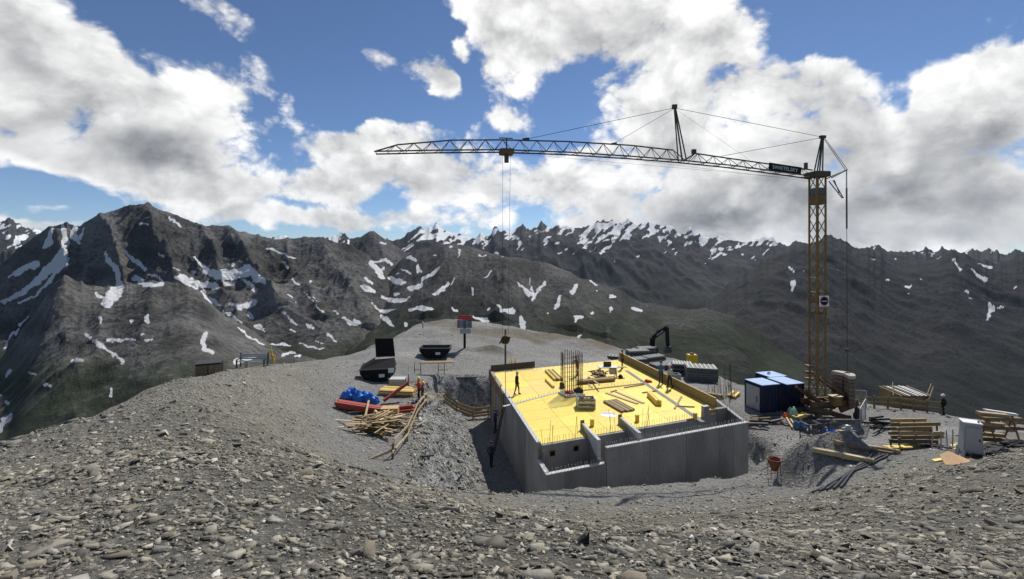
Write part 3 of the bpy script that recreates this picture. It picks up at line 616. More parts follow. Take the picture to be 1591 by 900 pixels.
TONES = np.array([(.185,.178,.158),(.16,.155,.14),(.215,.207,.185),(.13,.128,.122),(.175,.16,.135),(.125,.12,.108),(.195,.19,.18),(.27,.262,.24),(.165,.165,.165)])
def scatter():
    r = np.random.default_rng(11)
    var = [stone_np(5, r) for _ in range(40)]
    def sample(N, d0, d1, pw):
        px = r.uniform(-220, 1810, N); q = r.uniform(0, 1, N); D = (d0 ** pw + (d1 ** pw - d0 ** pw) * q) ** (1 / pw)
        x = (px - CX) / F * D; return x, D
    def emit(name, x, y, size, tilt, sink, parent):
        z, rock, yard, rd = height(x, y, True); s_, t_ = st(x, y)
        keep = (rd < -.2) & ~((s_ > -2.2) & (s_ < SW + .9) & (t_ > -1.2) & (t_ < TD + .5)) & (r.uniform(0, 1, len(x)) > yard * .35)
        x, y, z, size = x[keep], y[keep], z[keep], size[keep]; yard = yard[keep]; rock = rock[keep]
        Rm = rotmats(normals(x, y), tilt[keep], r); n = len(x); V = []; Fc = []; T = []; off = 0
        vi = r.integers(0, len(var), n); tone = TONES[r.integers(0, len(TONES), n)] * r.uniform(.85, 1.75, n)[:, None] * np.array((1.08, 1.05, .96))
        tone = tone * (1 + yard * .15 - rock * .12)[:, None]
        tone[r.uniform(0, 1, n) < .012] = (.55, .54, .50)
        for k, (v, f) in enumerate(var):
            m = np.where(vi == k)[0]
            if not len(m): continue
            sc = size[m] * .5; P = np.einsum('nij,vj->nvi', Rm[m], v) * sc[:, None, None]
            P = P + np.stack([x[m], y[m], z[m] + sc * sink], -1)[:, None]
            V.append(P.reshape(-1, 3)); Fc.append((f[None] + (off + np.arange(len(m)) * len(v))[:, None, None]).reshape(-1, 3)); T.append(np.repeat(tone[m], len(v), 0)); off += len(m) * len(v)
        o = link(name, mesh_np(name, np.concatenate(V), np.concatenate(Fc), attrs={'tone': np.concatenate(T)}), parent, 'shale'); o['kind'] = 'stuff'; return o
    for N, d0, d1, mu, lo, hi, mp in ((24000, 1.6, 5.2, -3.5, .012, .2, 3.2), (27000, 4.6, 13.5, -3.1, .025, .28, 2.8), (25000, 12.5, 27, -2.65, .04, .36, 2.2), (13000, 25, 75, -2.3, .06, .5, 1.6)):
        x, y = sample(N, d0, d1, .6); size = np.maximum(np.clip(r.lognormal(mu, .6, N), lo, hi), mp * y / F)
        emit('shale_rubble', x, y, size, r.uniform(.05, .55, N), .12, ground)
    N = 5000; s_ = r.uniform(-7.5, -2.3, N); t_ = r.uniform(-4, 19, N); x = FLc[0] + s_ * E1[0] + t_ * E2[0]; y = FLc[1] + s_ * E1[1] + t_ * E2[1]; emit('rock_face_rubble', x, y, np.clip(r.lognormal(-1.9, .5, N), .06, .5), r.uniform(.2, .6, N), .15, ground)
    # the slabs one can pick out singly: each its own piece of the ground
    vs = []
    for k in range(14):
        v, f = stone_np(r.integers(7, 10), r); me = mesh_np('stone', v, f, attrs={'tone': np.tile(TONES[k % len(TONES)] * r.uniform(.95, 1.4) * np.array((1.05, 1.02, .95)), (len(v), 1))}); me.materials.append(MATS['shale']); vs.append(me)
    N = 640; x, y = sample(N, 2.0, 13, .45); pxs = r.uniform(11, 28, N) * np.where(r.uniform(0, 1, N) < .12, 1.6, 1); size = np.clip(pxs * y / F, .07, .55)
    known = [(190,868,46),(75,862,60),(265,785,22),(508,780,34),(380,783,26),(455,720,18),(85,800,26),(235,812,30),(1310,870,30),(1390,722,24),(960,860,34),(700,800,24),(1080,850,30),(1460,810,30),(560,860,40),(330,840,30)]
    kp = [(G(a, b), c) for a, b, c in known]
    x = np.r_[[p.x for p, c in kp], x]; y = np.r_[[p.y for p, c in kp], y]; size = np.r_[[c * p.y / F for p, c in kp], size]
    z, rock, yard, rd = height(x, y, True); ok = (rd < -.3) & (yard < .2) & (y < 14) & (x > -15); idx = np.where(ok)[0][:300]
    Rm = rotmats(normals(x, y), r.uniform(.03, .22, len(x)), r)
    for i in idx:
        o = bpy.data.objects.new('stone', vs[int(r.integers(0, len(vs)))]); COL.objects.link(o); o.parent = ground
        m = Matrix(Rm[i].tolist()).to_4x4(); s = size[i] * .5
        o.matrix_local = Matrix.Translation((x[i], y[i], z[i] + s * .13)) @ m @ Matrix.Diagonal((s, s, s * r.uniform(.6, 1.1), 1))
scatter()

# ------------------------------------------------------------------ the concrete shell
ZS = -11.0
def B(s, t, z): return Vector((FLc[0] + s * E1[0] + t * E2[0], FLc[1] + s * E1[1] + t * E2[1], z))
def S(px, py, z=ZS):
    D = -z * F / (py - HY); return Vector(((px - CX) / F * D, D, z))
shell = thing('concrete_shell', B(0, 0, PIT), 'grey concrete basement shell topped with yellow slab formwork on the mountain site', 'building')
def wall(name, s0, t0, s1, t1, th, z0, z1, m='concrete', parent=shell, z1b=None, bevel=.012):
    """plan segment given along its outer face; thickness th towards the inside"""
    d = np.array((s1 - s0, t1 - t0)); d /= np.hypot(*d); n = np.array((-d[1], d[0])) * th
    P = [B(s0, t0, 0), B(s1, t1, 0), B(s1 + n[0], t1 + n[1], 0), B(s0 + n[0], t0 + n[1], 0)]
    zb = z1 if z1b is None else z1b
    return MB().prism(P, z0, [z1, zb, zb, z1]).build(name, m, parent, bevel=bevel)
def bars(name, pts, h, r=.011, m='rebar', parent=shell, lean=.03, n=4):
    mb = MB()
    for p in pts:
        q = Vector(p) + Vector((random.gauss(0, lean), random.gauss(0, lean), h * random.uniform(.85, 1.1)))
        mb.tube(Vector(p) - Vector((0, 0, .1)), q, r, n)
    o = mb.build(name, m, parent); o['kind'] = 'stuff'; return o
LOW = -11.85
JS = [3.79, 6.76, 9.48, 12.16, 13.28, 14.62]
for a, b in zip(JS[:-1], JS[1:]): wall('wall_panel', a + .014, 0, b - .014, 0, .27, PIT, ZS)
wall('front_wall_core', 3.80, .02, 14.60, .02, .22, PIT, ZS - .03, 'concrete_dark')
for a, b in ((0, 1.15), (1.15, 3.79)): wall('wall_panel', a + .006, 0, b - .008, 0, .27, PIT, LOW)
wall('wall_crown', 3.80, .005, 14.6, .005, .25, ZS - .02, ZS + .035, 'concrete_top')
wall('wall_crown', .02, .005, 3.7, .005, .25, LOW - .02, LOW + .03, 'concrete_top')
TS = [0, 1.9, 4.4, 7.2, 10, 12.8, 15.6, 18.4]
for a, b in zip(TS[:-1], TS[1:]):
    wall('wall_panel', 0, b - .008, 0, a + .008, .28, PIT, LOW if a < 1.8 else ZS + .12)
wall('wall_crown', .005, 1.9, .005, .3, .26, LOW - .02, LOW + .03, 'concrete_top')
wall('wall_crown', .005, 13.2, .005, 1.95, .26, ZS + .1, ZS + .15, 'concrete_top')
wall('right_wall', SW, 0.3, SW, 3.2, .28, PIT, ZS + .02, z1b=ZS + .55)
wall('right_wall', SW, 3.2, SW, TD, .28, PIT, ZS - .06)
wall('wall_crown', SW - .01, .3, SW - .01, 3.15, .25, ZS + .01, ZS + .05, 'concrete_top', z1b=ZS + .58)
wall('back_wall', SW - .3, TD, .3, TD, .28, PIT, ZS - .06)
wall('room_back_wall', .3, 1.75, SW - .3, 1.75, .2, PIT, ZS - .02)
wall('room_floor', .3, .3, SW - .3, .3, 1.4, PIT - .1, PIT + .9, 'concrete_dark')
for s in (3.35, 6.15):
    d = wall('cross_wall', s, 2.9, s, .3, .24, PIT, ZS + .42, z1b=ZS - .1 if s > 4 else LOW + .1)
    wall('wall_crown', s + .01, 2.85, s + .01, .35, .22, ZS + .41, ZS + .45, 'concrete_top', z1b=ZS - .07 if s > 4 else LOW + .13)
    MB().box(B(s + .12, 3.0, ZS + .2), (.26, .06, .75), rz=math.atan2(E1[1], E1[0])).build('stop_end_board', 'timber_dark', shell)
wall('pier', 12.25, 1.72, 12.75, 1.72, .3, PIT, ZS + .72)
wall('wall_crown', 12.26, 1.73, 12.74, 1.73, .28, ZS + .71, ZS + .75, 'concrete_top')
dr = wall('doorway_shutter', 12.78, 1.80, 13.35, 1.80, .05, ZS - 1.3, ZS + .45, 'timber')
for k in range(3): wall('shutter_batten', 12.80, 1.76, 13.33, 1.76, .04, ZS - 1.1 + k * .6, ZS - 1.0 + k * .6, 'timber_pale', parent=dr)
wall('return_wall', 13.38, 1.72, SW - .28, 1.72, .28, PIT, ZS + .45)
for (s, z) in ((.95, ZS - .55), (2.5, ZS - .5)):
    MB().box(B(s, 1.72, z), (.30, .08, .28), rz=math.atan2(E1[1], E1[0])).build('wall_opening', 'black_steel', shell)
    MB().box(B(s, 1.735, z), (.42, .06, .40), rz=math.atan2(E1[1], E1[0])).build('opening_frame', 'timber', shell)
th_ = MB()
for s in np.arange(4.3, 14.4, 1.15):
    for z in (PIT + 1.3, PIT + 2.4, PIT + 3.5): th_.tube(B(s, -.004, z), B(s, .03, z), .028, 8)
for t_ in np.arange(.6, 18, 1.2):
    for z in (PIT + 1.3, PIT + 2.4): th_.tube(B(-.004, t_, z), B(.03, t_, z), .028, 8)
tie = th_.build('tie_holes', 'black_steel', shell); tie['kind'] = 'stuff'
# slab formwork: separate yellow sheets with open joints on a timber deck
MB().prism([B(.3, 1.95, 0), B(SW - .3, 1.95, 0), B(SW - .3, TD - .3, 0), B(.3, TD - .3, 0)], ZS - .3, ZS - .03).build('slab_deck', 'timber', shell)
ns, nt_ = 6, 9; s0, s1, t0, t1 = .3, SW - .3, 1.95, TD - .3
pan_rng = random.Random(3)
for i in range(ns):
    for j in range(nt_):
        a, b = s0 + (s1 - s0) * i / ns, s0 + (s1 - s0) * (i + 1) / ns; c, d = t0 + (t1 - t0) * j / nt_, t0 + (t1 - t0) * (j + 1) / nt_
        g = .010; pale = (j >= 5 and i < 5 and pan_rng.random() < .75)
        dz = pan_rng.uniform(-.003, .003)
        MB().prism([B(a + g, c + g, 0), B(b - g, c + g, 0), B(b - g, d - g, 0), B(a + g, d - g, 0)], ZS - .028, ZS + dz).build('formwork_sheet', 'yellow_pale' if pale else 'yellow_panel', shell)
def strip(name, p, q, w, h, m): return MB().beam(p + Vector((0, 0, h / 2)), q + Vector((0, 0, h / 2)), w, h).build(name, m, shell, bevel=.004)
strip('joint_strip', S(782, 632), S(866, 610), .22, .03, 'concrete_top')
strip('joint_strip', S(880, 610), S(1000, 596), .20, .03, 'timber_dark')
strip('joint_strip', S(973, 576), S(1092, 656), .34, .025, 'concrete_dark')
bars('starter_bars', [B(s, .14, ZS) for s in np.arange(3.9, 14.5, .17)], .32, .015, 'galvanised')
bars('starter_bars', [B(s, .14, LOW) for s in np.arange(.2, 3.7, .2)], .3, .014, 'galvanised')
bars('starter_bars', [B(.14, t, ZS + .12) for t in np.arange(2.0, 12, .3)], .18, .008, 'galvanised')
bars('starter_bars', [B(.14, t, LOW) for t in np.arange(.2, 1.9, .18)], .75, .009)
bars('starter_bars', [B(s, 1.86, ZS) for s in np.arange(.5, 14, .2)], .42, .009)
bars('starter_bars', [B(SW - .14, t, ZS + .1 + max(0, t - .3) * .16) for t in np.arange(.3, 3.2, .16)], .35, .014, 'galvanised')
bars('starter_bars', [S(786 + i * 4.6, 632 - i * 1.28) for i in range(18)] + [S(905 + i * 5, 605 - i * .5) for i in range(19)], .22, .008)
bars('starter_bars', [S(770 + i * 6.5, 580.5 - i * .62) for i in range(34)], .28, .012, 'galvanised', lean=.09)
bars('starter_bars', [B(s, 2.0, ZS) + Vector((random.gauss(0, .1), random.gauss(0, .25), 0)) for s in (.6, .75, .9, 1.0, 2.6, 2.7, 5.2, 5.35, 5.5, 7.3, 7.4, 7.6, 7.9, 8.0)], 1.2, .010, lean=.12)
# upstand boards along the slab's right and back edges
def upstand(name, p, q, h, m, n):
    for i in range(n):
        a = p.lerp(q, i / n); b = p.lerp(q, (i + 1) / n); e = (b - a).normalized() * .006
        MB().beam(a + e + Vector((0, 0, h / 2)), b - e + Vector((0, 0, h / 2)), .07, h).build(name, m, shell, bevel=.006)
upstand('edge_board', B(SW - .32, 2.9, ZS), B(SW - .32, TD - .1, ZS), .72, 'timber_olive', 6)
MB().beam(B(SW - .32, 2.9, ZS + .735), B(SW - .32, TD - .1, ZS + .735), .09, .03).build('edge_capping', 'timber_pale', shell)
upstand('edge_board', B(.1, TD - .1, ZS), B(4.6, TD - .1, ZS), .62, 'dark_steel', 2)
for t in (12.6, 15.2, 17.6):
    MB().beam(B(-.06, t, PIT + 1.5), B(-.06, t, ZS + .5), .16, .10).build('formwork_soldier', 'yellow_beam' if t < 17 else 'timber_dark', shell)
MB().beam(B(-.05, 11.5, ZS - .35), B(-.05, TD, ZS - .2), .06, .9).build('outer_shutter', 'timber_dark', shell)
for s in (2.2, 2.6): MB().beam(B(s, TD + .05, ZS - .3), B(s, TD + .05, ZS + 1.1), .12, .12).build('edge_post', 'yellow_beam', shell)

# column cage of reinforcement on the slab
cage = thing('rebar_cage', S(888, 613), 'tall column cage of rusty reinforcing bars standing on the yellow slab', 'rebar cage')
c0 = S(888, 613); ux = Vector((E1[0], E1[1], 0)); uy = Vector((E2[0], E2[1], 0))
cageb = []
for i in range(9):
    for sgn in (-.55, .55): cageb.append(c0 + ux * (-.75 + i * .19) + uy * sgn)
for i in range(1, 4):
    for sgn in (-.75, .77): cageb.append(c0 + ux * sgn + uy * (-.55 + i * .28))
for p in cageb:
    MB().tube(p, p + Vector((random.gauss(0, .02), random.gauss(0, .02), random.uniform(3.15, 3.5))), .022, 5).build('vertical_bar', 'rebar', cage)
for k in range(9):
    z = .15 + k * .36; q = [c0 + ux * a + uy * b + Vector((0, 0, z)) for a, b in ((-.77, -.57), (.79, -.57), (.79, .57), (-.77, .57))]
    mb = MB()
    for a, b in zip(q, q[1:] + q[:1]): mb.tube(a, b, .008, 4)
    mb.build('stirrup', 'rebar', cage)
MB().box(c0 + Vector((0, 0, .08)), (1.7, 1.3, .12), rz=math.atan2(E1[1], E1[0])).build('kicker', 'concrete_top', cage)

# ------------------------------------------------------------------ tower crane
CB = Vector((24.4, 36.0, gz(24.4, 36.0))); TIP = np.array((-9.5, 31.2)); JA = np.array((CB.x, CB.y)); JD = (TIP - JA) / np.linalg.norm(TIP - JA)
def J(px, py):
    """point in the jib's vertical plane seen at a photo pixel"""
    u = (px - CX) / F; k = (u * JA[1] - JA[0]) / (JD[0] - u * JD[1]); p = JA + JD * k
    return Vector((p[0], p[1], (HY - py) / F * p[1]))
jd = Vector((JD[0], JD[1], 0)); jn = Vector((-JD[1], JD[0], 0))
if jn.y > 0: jn = -jn           # towards the camera side
crane = thing('tower_crane', CB, 'tall ochre lattice tower crane with long jib beside the blue containers', 'crane')
TZ0, TZ1 = CB.z + 1.9, (HY - 272) / F * 36; hw = .38
cor = [jd * a + jn * b for a, b in ((hw, hw), (-hw, hw), (-hw, -hw), (hw, -hw))]
T0 = Vector((CB.x, CB.y, 0))
for c in cor: MB().beam(T0 + c + Vector((0, 0, TZ0)), T0 + c + Vector((0, 0, TZ1)), .11, .11).build('mast_chord', 'crane_yellow', crane)
mb = MB(); nb = 15; dz = (TZ1 - TZ0) / nb
for i in range(nb):
    for k in range(4):
        a, b = cor[k], cor[(k + 1) % 4]; z0 = TZ0 + i * dz
        if i % 2: a, b = b, a
        mb.tube(T0 + a + Vector((0, 0, z0)), T0 + b + Vector((0, 0, z0 + dz)), .034, 5)
        if i in (0, 7, 8, 14): mb.tube(T0 + cor[k] + Vector((0, 0, z0)), T0 + cor[(k + 1) % 4] + Vector((0, 0, z0)), .035, 5)
o = mb.build('mast_bracing', 'crane_yellow', crane); o['kind'] = 'stuff'
for zz, h in ((P3(1270, 467, 36).z, .9), (P3(1270, 486, 36).z, .35), (P3(1270, 455, 36).z, .2)):
    for k in range(4):
        a, b = cor[k] * 1.12, cor[(k + 1) % 4] * 1.12
        MB().beam(T0 + a + Vector((0, 0, zz)), T0 + b + Vector((0, 0, zz)), .05, h * .4).build('mast_collar', 'crane_rust', crane)
# company plate on the mast
zc = P3(1270, 467, 36).z; pc = T0 + jn * (hw + .14) - jd * .12 + Vector((0, 0, zc)); plate = MB().beam(pc - jd * .42, pc + jd * .42, .03, .84).build('name_plate', 'white_paint', crane)
def disc(c, r, n, ax, t, seg=24):
    u = Vector((0, 0, 1)); v = ax.cross(u).normalized(); P = [c + (v * math.cos(a) + u * math.sin(a)) * r for a in [2 * math.pi * i / seg for i in range(seg)]]
    return MB().add(P + [p + ax * t for p in P], [tuple(range(seg)), tuple(range(seg, 2 * seg))[::-1]] + [(i, (i + 1) % seg, seg + (i + 1) % seg, seg + i) for i in range(seg)])
disc(pc + jn * .018, .36, 0, jn, .008).build('emblem_ring', 'sign_red', plate); disc(pc + jn * .028, .30, 0, jn, .008).build('emblem_disc', 'black_steel', plate)
def text(txt, size, m, parent, origin, xdir, zdir, ext=.006, name='lettering'):
    cu = bpy.data.curves.new('t', 'FONT'); cu.body = txt; cu.size = size; cu.extrude = ext; cu.align_x = 'CENTER'; cu.align_y = 'CENTER'; cu.resolution_u = 2
    to = bpy.data.objects.new('t', cu); COL.objects.link(to); dg = bpy.context.evaluated_depsgraph_get(); me = bpy.data.meshes.new_from_object(to.evaluated_get(dg)); bpy.data.objects.remove(to)
    x = xdir.normalized(); z = zdir.normalized(); n = x.cross(z)
    M4 = Matrix((x, z, n)).transposed().to_4x4(); M4.translation = origin - root_loc(parent); me.transform(M4)
    o = link(name, me, parent, m); return o
MB().beam(pc + jn * .040 - jd * .24, pc + jn * .040 + jd * .24, .006, .10).build('emblem_band', 'sign_grey', plate)
# slewing frame, feet, winch house and ballast
mb = MB()
for a in range(4):
    an = math.pi / 4 + a * math.pi / 2 + .3; p = CB + Vector((math.cos(an) * 2.1, math.sin(an) * 2.1, .35))
    MB().beam(CB + Vector((0, 0, .75)), p, .28, .34).build('outrigger', 'crane_rust', crane)
    MB().lathe(p - Vector((0, 0, .38)), [(0, 0), (.36, 0), (.36, .12), (.12, .14), (.10, .6), (0, .6)], 12).build('foot_plate', 'crane_dark', crane)
MB().lathe(CB + Vector((0, 0, .55)), [(0, 0), (.95, 0), (1.0, .2), (1.0, .5), (.85, .55), (0, .55)], 20).build('slewing_ring', 'crane_dark', crane)
back = -jd
fr = MB()
for sg in (-.5, .5): fr.beam(CB + jd * 1.0 + jn * sg + Vector((0, 0, 1.3)), CB + back * 3.0 + jn * sg + Vector((0, 0, 1.3)), .18, .42)
for k in range(5): fr.beam(CB + back * (k * .75 - .5) + jn * .5 + Vector((0, 0, 1.3)), CB + back * (k * .75 - .5) - jn * .5 + Vector((0, 0, 1.3)), .14, .3)
fr.build('slewing_frame', 'crane_rust', crane, bevel=.02)
for sg in (-.45, .45):
    MB().beam(CB + jd * 1.5 + jn * sg + Vector((0, 0, 2.5)), CB + back * .5 + jn * sg + Vector((0, 0, .95)), .14, .22).build('raking_strut', 'crane_rust', crane)
    MB().beam(CB + back * 2.6 + jn * sg + Vector((0, 0, 1.5)), T0 + jn * sg + Vector((0, 0, CB.z + 3.4)), .12, .14).build('raking_strut', 'crane_rust', crane)
wh = MB().box(CB + back * .95 + jn * .7 + Vector((0, 0, 1.6)), (.75, .55, .7), rz=math.atan2(jd.y, jd.x)).build('winch_house', 'crane_yellow', crane, bevel=.03)
MB().box(CB + back * .95 + jn * .7 + Vector((0, 0, 1.98)), (.82, .62, .05), rz=math.atan2(jd.y, jd.x)).build('roof', 'timber_pale', wh)
MB().tube(CB + back * 2.2 - jn * .35 + Vector((0, 0, 1.8)), CB + back * 2.2 + jn * .35 + Vector((0, 0, 1.8)), .32, 14).build('winch_drum', 'crane_dark', crane)
# ballast: curved stack of concrete blocks
bc = CB + back * 1.45; rows_ = 8; bh = .32
for half in (-1, 1):
    for k in range(rows_):
        a0, a1 = (R(-52), R(-3)) if half < 0 else (R(3), R(52)); pts = []
        for i in range(6): a = a0 + (a1 - a0) * i / 5; pts.append(bc + back * (1.65 * math.cos(a)) + jn * (1.15 * math.sin(a)))
        for i in range(5, -1, -1): a = a0 + (a1 - a0) * i / 5; pts.append(bc + back * (.75 * math.cos(a) + .1) + jn * (1.05 * math.sin(a)))
        z0 = CB.z + 1.0 + k * bh
        MB().prism(pts, z0 + .02, z0 + bh - .02).build('ballast_block', 'ballast_top' if k == rows_ - 1 else 'ballast', crane, bevel=.03)
MB().beam(bc + back * 1.25 + Vector((0, 0, 1.0)), bc + back * 1.25 + Vector((0, 0, 1.05 + rows_ * bh)), .16, .3).build('ballast_guide', 'crane_dark', crane)
for sg in (-.6, .6): MB().beam(bc + back * 1.6 + jn * sg + Vector((0, 0, 1.35)), bc + back * .2 + jn * sg * .6 + Vector((0, 0, .75)), .2, .5).build('ballast_bracket', 'crane_rust', crane)
# cab panel at the mast head
MB().box(T0 + Vector((0, 0, P3(1270, 311, 36).z)), (.86, .86, .75), rz=math.atan2(jd.y, jd.x)).build('head_cabin', 'crane_yellow', crane, bevel=.03)
MB().box(T0 + Vector((0, 0, P3(1270, 298, 36).z)), (.80, .80, .55), rz=math.atan2(jd.y, jd.x)).build('head_window', 'glass_dark', crane)
hd = Vector((CB.x, CB.y, TZ1)); MB().box(hd + Vector((0, 0, .02)), (1.35, 1.2, .42), rz=math.atan2(jd.y, jd.x)).build('mast_head', 'crane_dark', crane, bevel=.03)
# jib: bottom chords, top chord, zigzag
BOT = [J(1266, 277), J(1257, 275.6), J(1131, 258.6), J(1056, 251), J(980, 245), J(880, 238.6), J(779, 234.8), J(680, 235.6), J(583, 237.5)]
TOP1 = [J(1262, 264.5), J(1131, 246), J(1080, 238.5)]; TOP2 = [J(1046, 233.5), J(980, 226), J(880, 220), J(779, 217.5), J(702, 218), J(618, 225), J(584, 235)]
def along(pl, x):
    for a, b in zip(pl[:-1], pl[1:]):
        xa, xb = a.dot(jd), b.dot(jd)
        if min(xa, xb) - 1e-6 <= x <= max(xa, xb) + 1e-6: return a.lerp(b, (x - xa) / (xb - xa + 1e-9))
    return pl[-1] if abs(pl[-1].dot(jd) - x) < abs(pl[0].dot(jd) - x) else pl[0]
jw = .42
for sg in (-1, 1):
    for a, b in zip(BOT[:-1], BOT[1:]): MB().beam(a + jn * jw * sg, b + jn * jw * sg, .085, .085).build('jib_bottom_chord', 'crane_dark', crane)
for pl in (TOP1, TOP2):
    for a, b in zip(pl[:-1], pl[1:]): MB().beam(a, b, .085, .085).build('jib_top_chord', 'crane_dark', crane)
lat = MB()
for pl, x0, x1 in ((TOP1, BOT[1].dot(jd), J(1072, 245).dot(jd)), (TOP2, J(1048, 245).dot(jd), J(600, 237).dot(jd))):
    n = int(abs(x1 - x0) / .62); n += n % 2
    for i in range(n):
        xa = x0 + (x1 - x0) * i / n; xb = x0 + (x1 - x0) * (i + 1) / n
        for sg in (-1, 1):
            p, q = (along(BOT, xa) + jn * jw * sg, along(pl, xb)) if i % 2 == 0 else (along(pl, xa), along(BOT, xb) + jn * jw * sg)
            lat.tube(p, q, .024, 4)
        if i % 2 == 0: lat.tube(along(BOT, xa) + jn * jw, along(BOT, xb) - jn * jw, .018, 4)
for a, b in ((TOP1[-1], J(1060, 251)), (TOP2[0], J(1060, 251)), (TOP1[-1], J(1066, 250)), (TOP2[-1], BOT[-1])):
    for sg in (-1, 1): lat.tube(a, b + jn * jw * sg, .03, 4)
o = lat.build('jib_lattice', 'crane_dark', crane); o['kind'] = 'stuff'
for p, q in ((J(1057, 250), J(1048, 166)), (J(1063, 249), J(1048.6, 166)), (J(1268, 274), J(1277.5, 213)), (J(1273, 276), J(1278.5, 213))):
    for sg in (-1, 1): MB().tube(p + jn * .3 * sg, q + jn * .05 * sg, .05, 6).build('frame_strut', 'crane_dark', crane)
MB().box(J(1048, 166), (.35, .25, .3)).build('pulley_head', 'crane_dark', crane); MB().box(J(1278, 213), (.42, .25, .22)).build('pulley_head', 'crane_dark', crane)
for a, b, r in ((J(1277, 213), J(1048, 168), .018), (J(1047, 168), J(822, 215.5), .018), (J(1277, 214), J(1120, 243), .018), (J(1047, 169), J(953, 223.5), .014), (J(1049, 169), J(1165, 249), .007),
                (J(1258, 279), J(790, 238), .008), (J(1258, 282), J(1000, 250.5), .008)):
    MB().tube(a, b, r, 5).build('pendant_rope', 'cable', crane)
MB().beam(J(822, 215.5), J(812, 217), .1, .16).build('rope_anchor', 'crane_dark', crane); MB().beam(J(958, 222.5), J(950, 224), .1, .14).build('rope_anchor', 'crane_dark', crane)
MB().box(J(1078, 236), (.3, .25, .35)).build('sheave_block', 'crane_dark', crane); MB().box(J(1252, 258), (.2, .2, .5)).build('sheave_block', 'crane_dark', crane)
for sg in (-1, 1):
    MB().tube(J(1288, 277) + jn * .25 * sg, J(1315.5, 264) + jn * .05 * sg, .05, 6).build('back_strut', 'crane_dark', crane)
    MB().tube(J(1279, 213) + jn * .05 * sg, J(1315, 264) + jn * .09 * sg, .022, 5).build('back_tie', 'crane_dark', crane)
    MB().tube(J(1291, 281) + jn * .2 * sg, J(1309.5, 308) + jn * .05 * sg, .04, 5).build('back_brace', 'crane_dark', crane)
MB().tube(J(1296, 280), J(1304, 300), .035, 5).build('back_brace', 'crane_dark', crane)
tp = J(1315.3, 264); bt = bc + back * 1.25 + Vector((0, 0, 1.0 + rows_ * bh))
MB().tube(tp, tp.lerp(bt, .09), .045, 6).build('tension_rod', 'galvanised', crane); MB().tube(tp.lerp(bt, .09), tp.lerp(bt, .29), .06, 6).build('tension_rod', 'crane_dark', crane)
MB().tube(tp.lerp(bt, .29), bt, .02, 5).build('tension_rope', 'cable', crane); MB().box(tp.lerp(bt, .89), (.2, .2, .3)).build('rope_clamp', 'crane_rust', crane)
# name board on the jib
n0, n1 = J(1190, 260), J(1240, 267.5); nbm = (n0 + n1) / 2 + jn * (jw * .62 + .06); nd = (n0 - n1).normalized()
brd = MB().beam(nbm + nd * (n0 - n1).length / 2, nbm - nd * (n0 - n1).length / 2, .03, .62).build('name_board', 'black_steel', crane)
text('SWIETELSKY', .40, 'white_paint', brd, nbm + jn * .022, -nd, Vector((0, 0, 1)), .004)
# trolley, ropes, hook block
tr = J(787, 236); trl = MB().box(tr - Vector((0, 0, .02)), (1.0, 1.0, .34), rz=math.atan2(jd.y, jd.x)).build('trolley', 'crane_rust', crane, bevel=.03)
MB().box(tr - Vector((0, 0, .4)), (.32, .3, .75)).build('trolley_guide', 'crane_dark', trl); MB().tube(tr, tr + Vector((0, 0, .95)), .05, 6).build('trolley_post', 'crane_dark', trl)
MB().beam(tr + Vector((0, 0, .98)) - jd * .45, tr + Vector((0, 0, .98)) + jd * .55, .12, .05).build('trolley_rail', 'crane_dark', trl)
hkz = P3(785, 528, tr.y).z; hk = Vector((tr.x - .08, tr.y, hkz))
for sg in (-1, 1): MB().tube(tr + jd * .28 * sg - Vector((0, 0, .2)), Vector((hk.x, hk.y, 0)) + jd * .20 * sg + Vector((0, 0, hkz + .35)), .010, 4).build('hoist_rope', 'cable', crane)
hb = disc(hk - Vector((0, .12, 0)), .34, 0, Vector((0, 1, 0)), .24, 8).build('hook_block', 'crane_yellow', crane)
for k in (-1, 0, 1):
    MB().beam(hk + Vector((-.22 + k * .2, -.125, -.24)), hk + Vector((.14 + k * .2, -.125, .22)), .10, .012, up=(0, 1, 0)).build('hazard_stripe', 'black_steel', hb)
MB().tube(hk + Vector((0, 0, .35)), hk + Vector((0, 0, .75)), .07, 6).build('swivel', 'crane_dark', hb)
MB().tube(hk - Vector((0, 0, .38)), hk - Vector((0, 0, 2.15)), .075, 6).build('hook_shank', 'crane_dark', hb)
MB().tube(hk - Vector((0, 0, 2.1)), Vector((hk.x, hk.y, ZS + .1)), .022, 5).build('lifting_chain', 'cable', hb)
for z, sg in ((P3(1250, 568, 36).z, 1), (P3(1250, 578, 36).z, 1), (P3(1250, 588, 36).z, 1)):
    MB().box(T0 + jd * (hw + .35) + Vector((0, 0, z)), (.55, .5, .12), rz=math.atan2(jd.y, jd.x)).build('mast_step', 'crane_rust', crane)
